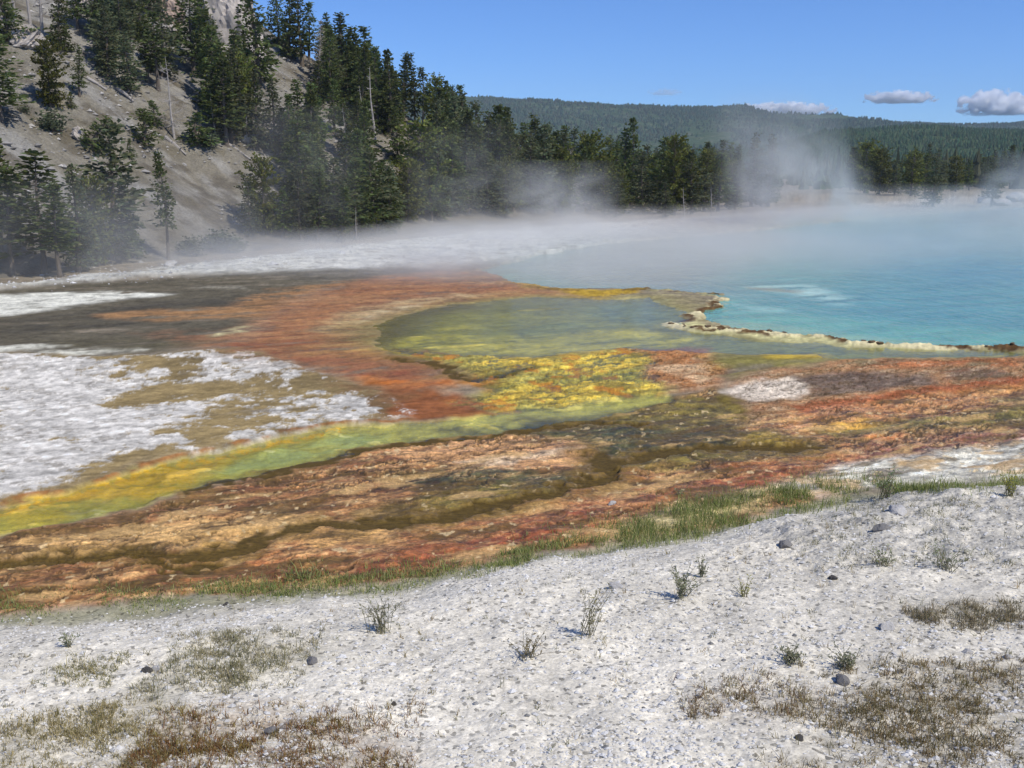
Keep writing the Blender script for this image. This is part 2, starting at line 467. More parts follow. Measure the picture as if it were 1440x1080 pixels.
# beyond the rim: pale duff floor
duff = lin((150, 138, 118))
col = col * 0 + duff * (0.8 + 0.5 * (fbm(X * 0.3, Y * 0.3, 4, 21)[:, None] - 0.3))
cover = np.zeros(len(X))
masks = {}
for zi, (pts, c, soft, strength, bk) in enumerate(ZONES):
    P = G(pts, base_z)
    m = pmask(P, wx, wy, soft * (1 + 0.02 * np.hypot(*P.mean(0)))) * strength
    if bk > 0:
        nz = brk if zi % 2 else np.clip((0.5 * st1 + 0.3 * st2 + 0.2 * mot2 - 0.5) * 2.2 + 0.5, 0, 1)
        m = m * sstep(bk * 0.9 - 0.22, bk * 0.9 + 0.22, nz)
    m = m[:, None]
    col = col * (1 - m) + tone(c) * m
    cover = np.maximum(cover, m[:, 0])
    masks[zi] = m[:, 0] if zi in (0,) else None

pool_m = pmask(G(POOL_PX, base_z), wx * 0.6 + X * 0.4, wy * 0.6 + Y * 0.4, 0.25)
pond_m = pmask(G(POND_PX, base_z), wx, wy, 0.35)
stream_m = pmask(G(STREAM_PX, base_z), wx, wy, 0.18)
dark_m = np.zeros(len(X))
for pts, w in DARK_LINES:
    dark_m = np.maximum(dark_m, lmask(G(pts, base_z), wx + (fbm(X * 4, Y * 4, 4, 7) - .5) * .5, wy + (fbm(X * 4, Y * 4, 4, 8) - .5) * .5, w * .8, w * 0.35))
white_P = G([(-400, 520), (0, 498), (220, 502), (330, 492), (430, 522), (540, 560), (600, 585), (500, 598), (400, 612), (300, 635), (220, 655), (100, 690), (0, 712), (-400, 800)], base_z)
crust_m = pmask(white_P, wx, wy, 0.3)
near_P = G([p for p in ZONES[[i for i, z in enumerate(ZONES) if z[0][0] == (-300, 830)][0]][0]], base_z)
near_m = pmask(near_P, wx, wy, 0.25)
sulph_m = pmask(G([(556, 486), (640, 494), (700, 502), (760, 506), (850, 498), (880, 490), (935, 500), (928, 528), (925, 552), (820, 570), (740, 580), (690, 582), (640, 568), (690, 548), (650, 528), (600, 506)], base_z), wx, wy, 0.3)
rim_m = lmask(G([(930, 455), (985, 463), (1060, 469), (1150, 477), (1205, 485), (1300, 489), (1440, 491), (1650, 494)], base_z), wx, wy, 0.30, 0.16)
rimb_m = lmask(G([(718, 399), (790, 409), (840, 413), (912, 406), (1010, 413)], base_z), wx, wy, 0.35, 0.3)
rimc_m = lmask(G([(1010, 418), (990, 437), (962, 448), (930, 454)], base_z), wx, wy, 0.25, 0.2)

tm = (sstep(2, 16, X) * pmask(G(ZONES[0][0], base_z), wx, wy, 2.0) * 0.85)[:, None]
col = col * (1 - tm) + lin((164, 154, 140)) * tm
# white crust: bias field, patches that break up over the tan dome
WB = [([(-400, 520), (0, 500), (120, 505), (170, 520), (230, 530), (200, 560), (110, 575), (230, 598), (180, 625), (200, 636), (130, 660), (60, 690), (0, 706), (-400, 800)], 0.22),
      ([(260, 505), (330, 505), (420, 525), (430, 540), (340, 535), (270, 525)], 0.14),
      ([(390, 575), (440, 560), (520, 565), (540, 580), (500, 594), (420, 606), (320, 630), (300, 620), (380, 600)], 0.15),
      ([(170, 580), (320, 555), (330, 566), (240, 590), (230, 602), (170, 600)], 0.16),
      ([(180, 625), (230, 615), (230, 630), (190, 640)], 0.22)]
bias = np.zeros(len(X)) - 0.11
for pts, b in WB:
    bias = np.maximum(bias, pmask(G(pts, base_z), wx, wy, 0.5) * b)
wn = 0.45 * fbm(X * 0.7, Y * 0.9, 6, 41, .62) + 0.55 * fbm(X * 2.6, Y * 2.0, 6, 42, .74)
wm = sstep(0.52, 0.63, wn + bias) * crust_m * (1 - stream_m)
wcol = lin((208, 203, 192)) * (1 + 0.5 * (mot2 - .5) + .4 * (fbm(X * 1.5, Y * 1.5, 4, 43) - .5))[:, None]
wsp = (sstep(.60, .68, fbm(X * 5, Y * 5, 4, 44, .6)) * .55)[:, None]
wcol = wcol * (1 - wsp) + lin((140, 132, 118)) * wsp
col = col * (1 - wm[:, None]) + wcol * wm[:, None]

# rusty line along the upper edge of the stream
edge = lmask(G([(-150, 742), (0, 712), (100, 689), (220, 654), (300, 634), (400, 611), (500, 597), (640, 589), (740, 580)], base_z), wx, wy, 0.06, 0.06)
em = (edge * sstep(0.30, 0.55, mot) * .9)[:, None]
col = col * (1 - em) + tone((158, 98, 50)) * em
ed2 = lmask(G([(-150, 752), (0, 719), (100, 695), (220, 660), (300, 641), (400, 617), (500, 603)], base_z), wx, wy, 0.10, 0.08)
em = (ed2 * sstep(0.35, 0.55, mot2) * 0.9)[:, None]
col = col * (1 - em) + lin((206, 160, 30)) * em

# creamy lip with brown broken bits
rm = (np.maximum(rim_m, rimc_m * 0.9) * sstep(0.28, 0.42, mot))[:, None]
col = col * (1 - rm) + lin((214, 202, 158)) * rm
rm = (np.maximum(np.maximum(rim_m, rimc_m), 0.7 * rimb_m) * sstep(0.53, 0.60, fbm(X * 1.4, Y * 1.4, 4, 45)))[:, None]
col = col * (1 - rm) + lin((96, 72, 44)) * rm

# general variation of the microbial mats
mats = np.clip(near_m + sulph_m, 0, 1) * (1 - stream_m)
lumpc = fbm(fu * 0.75 + 1.2 * (mot - .5), fv * 1.9 + 1.6 * (mot - .5), 5, 71)
tq = lumpc * 11.0; tfr = tq - np.floor(tq)
terr = (np.floor(tq) + sstep(.72, .98, tfr)) / 11.0
rightmats = np.clip(sum(pmask(G(z_[0], base_z), wx, wy, .3) for z_ in ZONES if z_[1] in ((172, 128, 100), (194, 126, 74), (152, 92, 80), (190, 126, 84))), 0, 1)
term = np.clip(near_m + .8 * sulph_m + rightmats, 0, 1) * (1 - np.clip(stream_m + pond_m + pool_m, 0, 1))
brkm = sstep(.35, .6, fbm(X * 1.1 + 3, Y * 1.1, 3, 78))
na = fbm(fu * 0.9 + 3, fv * 4.2 + .9 * mot, 5, 171, .62); nbb = fbm(fu * 2.4 + 8, fv * 9.0, 4, 172, .65); ncc = fbm(X * 3.0, Y * 4.5, 5, 173, .65)
def tint_to(c, m):
    global col
    m = (np.clip(m, 0, 1) * .68)[:, None]; col = col * (1 - m) + tone(c) * m
olive_m = np.zeros(len(X)); mound_m = np.zeros(len(X))
for pts_, c_, so_2, st_, bk_ in ZONES:
    if c_ in ((104, 88, 36), (74, 72, 40)): olive_m = np.maximum(olive_m, pmask(G(pts_, base_z), wx, wy, .4))
    if c_ in ((206, 200, 188), (176, 158, 122)): mound_m = np.maximum(mound_m, pmask(G(pts_, base_z), wx, wy, .3))
nm = near_m * (1 - np.clip(stream_m + crust_m + .65 * olive_m + .8 * mound_m, 0, 1))
rightmats = rightmats * (1 - .8 * mound_m)
tint_to((206, 166, 116), sstep(.54, .64, na) * nm * .55)
tint_to((150, 82, 46), sstep(.55, .63, nbb) * nm * .5)
tint_to((214, 178, 130), sstep(.60, .68, ncc) * nm * .55)
tint_to((92, 74, 32), sstep(.47, .37, na) * nm * .7)
tint_to((78, 60, 26), sstep(.44, .36, nbb) * nm * .55)
tint_to((150, 122, 40), sstep(.55, .66, fbm(fu * .7 + 19, fv * 2.4, 5, 174, .6)) * nm * .45 * sstep(-4, 3, X))
tint_to((132, 136, 84), sstep(.53, .62, nbb) * sulph_m * .8)
tint_to((130, 112, 104), sstep(.55, .64, na) * rightmats * .5 * (1 - near_m * .5))
tint_to((206, 180, 160), sstep(.60, .68, nbb) * rightmats * .5)
tint_to((150, 84, 52), sstep(.45, .36, nbb) * rightmats * .5)
tint_to((110, 88, 62), sstep(.44, .34, na) * rightmats * .5)
KEY = {(202, 146, 102): .95, (216, 184, 164): .9, (202, 156, 102): 1.0, (218, 166, 100): .9, (206, 152, 92): .95, (212, 160, 100): .9, (104, 88, 36): .7, (128, 110, 38): .7, (74, 72, 40): .9, (150, 124, 26): .9, (96, 76, 30): .7, (206, 200, 188): .9, (176, 158, 122): .8, (66, 72, 50): .85, (120, 104, 34): .7, (146, 74, 44): .45, (122, 102, 98): .7, (224, 206, 196): .8, (126, 112, 50): .6, (206, 150, 40): .8, (194, 126, 74): .45, (176, 92, 66): .5}
for pts_, c_, so_2, st_, bk_ in ZONES:
    if c_ in KEY:
        m_ = pmask(G(pts_, base_z), wx, wy, so_2 * 1.3) * KEY[c_] * sstep(.30, .55, .5 * na + .5 * ncc + .06)
        m_ = m_[:, None]; col = col * (1 - m_) + tone(c_) * (.8 + .4 * mot2[:, None]) * m_
redm = pmask(G([z_ for z_ in ZONES if z_[1] == (174, 116, 76)][0][0], base_z), wx, wy, .7) * (1 - np.clip(pond_m + near_m + sulph_m, 0, 1))
tint_to((186, 138, 96), sstep(.50, .62, st1) * redm * .6)
tint_to((134, 98, 74), sstep(.50, .38, st1) * redm * .55)
tint_to((150, 82, 54), sstep(.54, .64, na) * redm * .5)
crw = 1 - np.abs(2 * fbm(fu * .55 + 1.1 * mot, fv * 1.5 + 1.3 * mot, 5, 181, .58) - 1)
crk = sstep(.925, .965, crw) * nm * sstep(.42, .55, fbm(X * .35 + 9, Y * .35, 3, 182))
halo = sstep(.80, .92, crw) * (1 - sstep(.925, .965, crw)) * nm * .5
tint_to((214, 158, 108), halo)
tint_to((60, 46, 18), crk * 1.35)
crw2 = 1 - np.abs(2 * fbm(fu * 1.6 + 4, fv * 4.0, 4, 183, .6) - 1)
tint_to((80, 58, 28), sstep(.93, .97, crw2) * np.clip(nm + rightmats + .8 * sulph_m, 0, 1) * .9)
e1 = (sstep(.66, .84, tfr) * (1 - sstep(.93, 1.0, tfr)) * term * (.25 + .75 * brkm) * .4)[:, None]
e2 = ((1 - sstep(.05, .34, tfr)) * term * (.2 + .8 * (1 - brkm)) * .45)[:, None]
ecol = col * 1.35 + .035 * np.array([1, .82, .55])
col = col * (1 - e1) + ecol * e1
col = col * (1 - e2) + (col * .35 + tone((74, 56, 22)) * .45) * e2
st3 = fbm(fu * 2.6 + 31, fv * 9.0, 4, 16, .6)
v = (st2 - 0.5) * 0.9 + (mot - 0.5) * 0.8 + (mot2 - 0.5) * 0.9 + (st3 - .5) * 1.1 - .06
col = col * (1 + .16 * near_m[:, None])
col = col * (1 + np.clip(v, -0.55, 0.6)[:, None] * (0.6 + 0.4 * mats[:, None]))
# olive and dark seams between the mats
seam = sstep(0.60, 0.70, fbm(fu * 0.8 + 5, fv * 2.6, 5, 51)) * near_m * (1 - crust_m)
col = col * (1 - 0.7 * seam[:, None]) + tone((100, 76, 30)) * 0.7 * seam[:, None]
pale = sstep(0.60, 0.72, fbm(fu * 0.9 + 25, fv * 2.2 + 9, 5, 52)) * near_m
col = col * (1 - 0.6 * pale[:, None]) + tone((212, 168, 120)) * 0.6 * pale[:, None]
specks = sstep(0.76, 0.80, fbm(X * 6.5, Y * 6.5, 3, 53)) * near_m * 0.7
col = col * (1 - specks[:, None]) + lin((216, 190, 140)) * specks[:, None]
fr_ = np.zeros(len(X))
for pts, w in DARK_LINES:
    fr_ = np.maximum(fr_, lmask(G(pts, base_z), wx, wy, w * 1.7, w * .9))
fr_ = (fr_ * .7 * sstep(.35, .6, mot))[:, None]
col = col * (1 - fr_) + tone((128, 96, 30)) * fr_
dk = (dark_m * 0.95)[:, None]
col = col * (1 - dk) + tone((88, 68, 22)) * dk
# dark seams between sulphur mats
ss = (sstep(0.60, 0.70, fbm(fu * 1.0, fv * 3.0, 5, 54)) * sulph_m * 0.7)[:, None]
col = col * (1 - ss) + tone((118, 104, 40)) * ss
so = (sstep(0.62, 0.72, fbm(X * 2.0 + 7, Y * 2.0, 4, 55)) * sulph_m * 0.7)[:, None]
col = col * (1 - so) + lin((186, 118, 34)) * so

# bank: white gravel, with stained soil under the plant cover
bd = bank_d(X, Y) + (fbm(X * 1.5, Y * 1.5, 4, 61) - 0.5) * 0.7
bm = sstep(-0.1, 0.25, bd)
gcol = lin((222, 215, 198)) * (1.0 + 0.30 * (fbm(X * 1.1, Y * 1.1, 5, 62)[:, None] - 0.5) + 0.25 * (mot2[:, None] - 0.5) - .12 * sstep(.5, .7, fbm(X * .5, Y * .5, 4, 63))[:, None])
SOIL = [([(210, 1010), (330, 985), (440, 985), (540, 1030), (600, 1090), (180, 1090)], (122, 96, 70), 0.75),
        ([(-20, 1030), (200, 985), (260, 1000), (220, 1090), (-20, 1090)], (140, 130, 100), 0.5),
        ([(260, 930), (280, 895), (390, 885), (440, 925), (320, 955), (200, 985), (180, 965)], (140, 134, 106), 0.5),
        ([(1120, 1010), (1200, 945), (1460, 925), (1460, 1090), (1080, 1090)], (140, 132, 112), 0.6),
        ([(1275, 862), (1340, 845), (1460, 850), (1460, 885), (1350, 872)], (130, 124, 104), 0.6),
        ([(960, 985), (1020, 955), (1110, 965), (1110, 1005), (990, 1010)], (150, 138, 124), 0.45),
        ([(1080, 740), (1250, 690), (1460, 680), (1460, 790), (1300, 800), (1150, 790)], (158, 155, 146), 0.75)]
for pts, c, k in SOIL:
    m = (pmask(G(pts), wx, wy, 0.35) * k * sstep(0.25, 0.65, 0.5 * mot + 0.5 * mot2))[:, None]
    gcol = gcol * (1 - m) + lin(c) * m
strip = np.exp(-((bd - 0.25) / 0.45) ** 2) * 0.7
gcol = gcol * (1 - strip[:, None]) + lin((120, 118, 80)) * strip[:, None]
col = col * (1 - bm[:, None]) + gcol * bm[:, None]

# heights
z = ground0(X, Y)
nb = 1 - bm
lump = fbm(fu * 0.9, fv * 2.0, 5, 71)
rid = 1 - np.abs(2 * fbm(X * 1.6, Y * 1.6, 4, 72) - 1)
z = z + nb * near_m * ((terr - 0.30) * 0.11 + (lump - .42) * .10 + (mot2 - 0.5) * 0.025) * (1 - np.clip(dark_m + stream_m, 0, 1))
z = z + nb * sulph_m * ((terr - 0.40) * 0.16 + (mot2 - 0.5) * 0.05) * (1 - stream_m)
z = z + crust_m * (1 - stream_m) * (0.09 + (mot - 0.5) * 0.035 + wm * 0.012 + (mot2 - 0.5) * 0.010)
z = z + (1 - cover) * 0 + nb * (1 - np.clip(near_m + sulph_m + crust_m + pond_m + stream_m + pool_m, 0, 1)) * (0.03 + (st2 - 0.5) * 0.07)
z = z + nb * rightmats * (1 - near_m) * ((terr - .35) * .09 + (mot2 - .5) * .02)
z = z - dark_m * 0.018 * nb - crk * .02 * nb
z = z - stream_m * (0.05 - (mot - 0.42) * 0.16 * nb)
z = z - pond_m * (0.05 - (st1 - 0.42) * 0.14)
z = z + np.maximum(np.maximum(rim_m, rimc_m * .6), rimb_m * 0.7) * (0.045 + (mot - 0.46) * 0.14 + (mot2 - .5) * .10)
z = z + edge * 0.01
z = z - pool_m * 1.2 * (1 - np.clip(rim_m + rimb_m + rimc_m, 0, 1))
z = z + bm * ((fbm(X * 2.4, Y * 2.4, 4, 73) - 0.5) * 0.08 + (fbm(X * 11, Y * 11, 3, 74) - 0.5) * 0.02)
rough_m = pmask(G([(1000, 790), (1080, 735), (1250, 690), (1600, 650), (1600, 800), (1300, 805), (1150, 800)]), wx, wy, .5) * bm
z = z + rough_m * ((fbm(X * 3.2, Y * 3.2, 5, 76, .6) - .5) * .13)
farrim = pmask(G(ZONES[0][0], base_z), wx, wy, 1.2)
z = z + farrim * (1 - 0.85 * sstep(0, 14, X)) * (0.14 + (fbm(X * 0.6, Y * 0.6, 4, 75) - 0.5) * 0.24)
z[rad > 300] = -0.5
wet = np.clip(0.75 * near_m * (1 - pale * 0.4) + 0.6 * sulph_m + dark_m + pond_m + stream_m, 0, 1) * nb
redmat = pmask(G([z_ for z_ in ZONES if z_[1] == (174, 116, 76)][0][0], base_z), wx, wy, 0.4)
wet = np.maximum(wet, 0.55 * redmat * nb)
wet = wet * (1 - wm * 0.9) * (1 - .75 * dark_m)

k = N('ground_surface')
pos = k.n('NewGeometry').outputs['Position']
cA = k.n('Attribute', attribute_name='Col').outputs['Color']
wA = k.n('Attribute', attribute_name='wet').outputs['Fac']
gA = k.n('Attribute', attribute_name='gravel').outputs['Fac']
n1 = k.noise(pos, 9, 6, 0.65); n2 = k.noise(pos, 38, 5, 0.65)
vor = k.n('TexVoronoi', i_Vector=pos, i_Scale=26.0, i_Randomness=1.0)
vor2 = k.n('TexVoronoi', i_Vector=pos, i_Scale=60.0, i_Randomness=1.0)
f1 = k.rng(n1, 0.25, 0.75, 0.80, 1.20); f2 = k.rng(n2, 0.25, 0.75, 0.80, 1.20)
fm = k.n('Mapping', i_Vector=pos, i_Scale=(1.0, 3.4, 1.0), i_Rotation=(0, 0, R(-21.7)))
fs = k.noise(fm.outputs[0], 7.0, 6, .68); fs2 = k.noise(pos, 14.0, 5, .7)
sk = k.math('MULTIPLY', k.rng(fs, .3, .7, .55, 1.5), k.rng(fs2, .3, .7, .7, 1.35))
mw = k.math('MULTIPLY', k.n('Attribute', attribute_name='mats').outputs['Fac'], .85)
sk = k.math('ADD', k.math('MULTIPLY', sk, mw), k.math('SUBTRACT', 1.0, mw))
ff = k.math('MULTIPLY', k.math('MULTIPLY', f1, f2), sk)
cc = k.mix(1.0, cA, k.n('CombineColor', i_Red=ff, i_Green=ff, i_Blue=ff).outputs[0], 'MULTIPLY')
# grains of gravel have their own greys
gr = k.n('SeparateColor', i_Color=vor.outputs['Color'])
gr2 = k.n('SeparateColor', i_Color=vor2.outputs['Color'])
gv = k.math('ADD', k.rng(gr.outputs[0], 0, 1, 0.86, 1.14), k.rng(gr2.outputs[0], 0, 1, -0.12, 0.12))
dkg = k.math('GREATER_THAN', gr.outputs[1], 0.93)
gv = k.math('MULTIPLY', gv, k.rng(dkg, 0, 1, 1.0, 0.45))
gv = k.math('ADD', k.math('MULTIPLY', gv, gA), k.math('SUBTRACT', 1.0, gA))
cc = k.mix(1.0, cc, k.n('CombineColor', i_Red=gv, i_Green=gv, i_Blue=gv).outputs[0], 'MULTIPLY')
ro = k.math('SUBTRACT', 0.92, k.math('MULTIPLY', wA, k.rng(n1, 0.3, 0.7, 0.36, 0.62)))
p = k.n('BsdfPrincipled', i_Base_Color=cc, i_Roughness=ro, i_Specular_IOR_Level=k.rng(wA, 0, 1, 0.12, 0.5))
hgt = k.math('ADD', k.math('MULTIPLY', n1, 0.6), k.math('MULTIPLY', n2, 0.3))
peb = k.math('MULTIPLY', k.math('SUBTRACT', 1.0, k.math('MULTIPLY', vor.outputs['Distance'], 1.0)), 0.5)
hgt = k.math('ADD', hgt, k.math('MULTIPLY', peb, gA))
b = k.n('Bump', i_Height=hgt, i_Strength=k.rng(k.n('Attribute', attribute_name='crust').outputs['Fac'], 0, 1, .28, .10), i_Distance=0.03)
k.t.links.new(b.outputs[0], p.inputs['Normal'])
M_GROUND = k.surf(p.outputs[0])

quads = grid_quads(nr, nc, wrap=True)
gm = np_mesh('ground', np.stack([X, Y, z], 1), quads, smooth=True)
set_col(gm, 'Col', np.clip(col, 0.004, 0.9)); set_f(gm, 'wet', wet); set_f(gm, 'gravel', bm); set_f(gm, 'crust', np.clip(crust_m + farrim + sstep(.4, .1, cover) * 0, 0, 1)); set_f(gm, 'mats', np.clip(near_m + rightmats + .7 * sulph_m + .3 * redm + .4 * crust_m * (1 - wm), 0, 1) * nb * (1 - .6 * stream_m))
g_o = mesh_obj('ground', gm, M_GROUND); tag(g_o, kind='structure')
ZG = z.reshape(nr, nc)


def gz(x, y):
    """height of the ground sheet at a point"""
    r = math.hypot(x, y); a = math.degrees(math.atan2(x, y))
    i = int(np.clip(np.searchsorted(rr, r) - 1, 0, nr - 2)); j = int(np.clip(np.searchsorted(ang, a) - 1, 0, nc - 2))
    fr = (r - rr[i]) / (rr[i + 1] - rr[i]); fa = (a - ang[j]) / (ang[j + 1] - ang[j])
    return float((ZG[i, j] * (1 - fa) + ZG[i, j + 1] * fa) * (1 - fr) + (ZG[i + 1, j] * (1 - fa) + ZG[i + 1, j + 1] * fa) * fr)


# ------------------------------------------------------------------ water sheets
def sub_sheet(name, keep_v, zv, mat, attrs=()):
    kq = keep_v[quads].any(1)
    q = quads[kq]
    used = np.unique(q)
    remap = np.full(len(X), -1, np.int64); remap[used] = np.arange(len(used))
    me = np_mesh(name, np.stack([X[used], Y[used], zv[used]], 1), remap[q], smooth=True)
    for nme, arr in attrs:
        if arr.ndim == 2: set_col(me, nme, arr[used])
        else: set_f(me, nme, arr[used])
    return mesh_obj(name, me, mat)


k = N('runoff_water_surface')
pos = k.n('NewGeometry').outputs['Position']
mp = k.n('Mapping', i_Vector=pos, i_Scale=(1.0, 2.2, 1.0), i_Rotation=(0, 0, R(-20)))
hn = k.math('ADD', k.noise(mp.outputs[0], 2.0, 3), k.math('MULTIPLY', k.noise(mp.outputs[0], 9.0, 3), 0.35))
bp = k.n('Bump', i_Height=hn, i_Strength=0.35, i_Distance=0.03)
fr = k.n('Fresnel', i_IOR=1.19, i_Normal=bp.outputs[0])
tr = k.n('BsdfTransparent', i_Color=(0.86, 0.90, 0.80, 1))
gl = k.n('BsdfGlossy', i_Color=(.85, .85, .85, 1), i_Roughness=0.06, i_Normal=bp.outputs[0])
mx = k.n('MixShader', i_Fac=fr.outputs[0])
k.t.links.new(tr.outputs[0], mx.inputs[1]); k.t.links.new(gl.outputs[0], mx.inputs[2])
M_RUN = k.surf(mx.outputs[0])
wl = base_z(X, Y) - 0.006
inview = (rad > 5) & (rad < 60)
keep = (z < wl) & inview & (np.clip(pond_m + stream_m + sulph_m * 0.5, 0, 1) > 0.1) & (near_m * (1 - stream_m) < .5) & (pool_m < 0.3) & (bm < 0.1)
tag(sub_sheet('runoff_water', keep, wl, M_RUN), kind='structure')

# pool: opaque milky turquoise body with a rippled, reflecting surface
pc = np.tile(lin((58, 146, 158)), (len(X), 1))
def pblend(pts, c, soft, s=1.0, br=0.0):
    global pc
    m = pmask(G(pts, base_z), wx, wy, soft) * s
    if br: m = m * sstep(br - 0.2, br + 0.2, np.clip((0.6 * st1 + 0.4 * mot - 0.5) * 2 + 0.5, 0, 1))
    pc = pc * (1 - m[:, None]) + lin(c) * m[:, None]
pblend([(700, 380), (850, 340), (1050, 320), (1150, 340), (1020, 380), (1010, 415), (900, 406), (800, 405)], (140, 152, 156), 3.0, 0.9)  # left corner greyed: veil of mist painted into the water colour
pblend([(1010, 415), (1100, 440), (1440, 465), (1700, 480), (1700, 495), (1300, 490), (1150, 476), (1000, 455), (985, 436)], (78, 168, 158), 1.6, 0.9)
pblend([(1000, 445), (1060, 452), (1150, 462), (1210, 472), (1300, 480), (1300, 488), (1150, 477), (1000, 458)], (120, 172, 140), 0.6, 0.8)
pblend([(1060, 398), (1130, 400), (1200, 420), (1180, 428), (1110, 412), (1060, 404)], (150, 205, 220), 0.6, 0.9, 0.4)
pblend([(1020, 425), (1090, 430), (1110, 440), (1040, 436)], (120, 190, 205), 0.5, 0.7, 0.35)
pblend([(1055, 402), (1120, 406), (1118, 411), (1060, 407)], (128, 138, 104), 0.2, 0.9, 0.1)
pblend([(1150, 300), (1440, 300), (1700, 300), (1700, 400), (1440, 400), (1250, 390), (1130, 370)], (60, 140, 176), 4.0, 0.7)  # far half bluer: fog and reflected sky put into the water colour
pc = pc * np.array([1.25, 1.02, .64])
pc = pc * 1.12
pc = pc * .72 + .28 * (pc @ np.array([.25, .6, .15]))[:, None] * np.array([1.0, 1.02, 1.0])
pc = pc * (1 + (st1 - 0.5) * 0.45 + (mot - 0.5) * 0.3)[:, None]
k = N('pool_water_surface')
pos = k.n('NewGeometry').outputs['Position']
cA = k.n('Attribute', attribute_name='Col').outputs['Color']
mp = k.n('Mapping', i_Vector=pos, i_Scale=(1.0, 0.55, 1.0), i_Rotation=(0, 0, R(12)))
hn = k.math('ADD', k.noise(mp.outputs[0], 1.6, 4, 0.6), k.math('MULTIPLY', k.noise(mp.outputs[0], 6.0, 3), 0.4))
bp = k.n('Bump', i_Height=hn, i_Strength=0.8, i_Distance=0.10)
p = k.n('BsdfPrincipled', i_Base_Color=cA, i_Roughness=0.10, i_IOR=1.33, i_Specular_IOR_Level=0.5, i_Normal=bp.outputs[0])
M_POOL = k.surf(p.outputs[0])
pz = base_z(X, Y) * 0 - 0.035
keep = pool_m > 0.02
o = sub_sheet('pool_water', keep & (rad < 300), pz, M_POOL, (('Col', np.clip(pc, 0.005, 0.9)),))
tag(o, kind='structure')

# ------------------------------------------------------------------ hillside
du = 0.28
uu = np.arange(-70, 120, du); vv = np.concatenate([np.arange(-6, 60, du), np.arange(60, 150, 1.5)])
VV, UU = np.meshgrid(vv, uu)
HX = (U0[0] + UU * UD[0] + VV * VD[0]).ravel(); HY = (U0[1] + UU * UD[1] + VV * VD[1]).ravel()
HZ = hill_z(HX, HY)
bl = fbm(HX * 0.12, HY * 0.12, 4, 101); b2 = fbm(HX * 0.9, HY * 0.9, 5, 102); gu = fbm(UU.ravel() * 0.5, VV.ravel() * 0.10, 4, 103)
scree = lin((146, 142, 133)); warm = lin((142, 134, 114)); dark = lin((108, 101, 88)); pale = lin((168, 165, 158))
hc = scree * np.ones((len(HX), 1))
def hb(c, m):
    global hc
    hc = hc * (1 - m[:, None]) + c * m[:, None]
hb(warm, sstep(0.45, 0.62, bl) * 0.55); hb(pale, sstep(0.48, 0.62, gu) * 0.7); hb(dark, sstep(0.54, 0.66, b2) * 0.75)
hb(lin((112, 104, 84)), sstep(0.60, 0.70, fbm(HX * 0.5, HY * 0.5, 4, 104)) * 0.55)
uf = UU.ravel(); vf = VV.ravel()
hb(lin((126, 112, 86)), sstep(44, 58, uf + (bl - 0.5) * 14) * 0.65)          # needle litter under the forest
hb(lin((122, 112, 92)), sstep(5, 0, vf) * 0.5)
hm = np_mesh('hillside', np.stack([HX, HY, HZ], 1), grid_quads(len(uu), len(vv))[:, ::-1], smooth=True)
set_col(hm, 'Col', hc)
k = N('hillside_scree')
pos = k.n('NewGeometry').outputs['Position']
cA = k.n('Attribute', attribute_name='Col').outputs['Color']
n1 = k.noise(pos, 1.6, 6, 0.7); n2 = k.noise(pos, 7.0, 5, 0.7)
ff = k.math('MULTIPLY', k.rng(n1, 0.25, 0.75, 0.68, 1.30), k.rng(n2, 0.25, 0.75, 0.70, 1.30))
cc = k.mix(1.0, cA, k.n('CombineColor', i_Red=ff, i_Green=ff, i_Blue=ff).outputs[0], 'MULTIPLY')
p = k.n('BsdfPrincipled', i_Base_Color=cc, i_Roughness=0.95, i_Specular_IOR_Level=0.1)
bp = k.n('Bump', i_Height=k.math('ADD', n1, k.math('MULTIPLY', n2, 0.4)), i_Strength=0.9, i_Distance=0.5)
k.t.links.new(bp.outputs[0], p.inputs['Normal'])
tag(mesh_obj('hillside', hm, k.surf(p.outputs[0])), kind='structure')


def surf_hit(px, py, t0=25.0, t1=260.0):
    """where the line of sight through a pixel meets the hillside or the flat floor"""
    d = ray(px, py)
    t = np.arange(t0, t1, 0.15)
    x = d[0] * t; y = d[1] * t; zz = CAM_Z + d[2] * t
    h = np.maximum(hill_z(x, y), 0.0)
    below = np.nonzero(zz < h)[0]
    if len(below): i = below[0]
    else:
        s = (t > 75) & (t < 116)
        i = np.nonzero(s)[0][np.argmin((zz - h)[s])]
    x, y = float(x[i]), float(y[i])
    hz = float(hill_z(np.array(x), np.array(y)))
    return x, y, max(hz, gz(x, y)), y


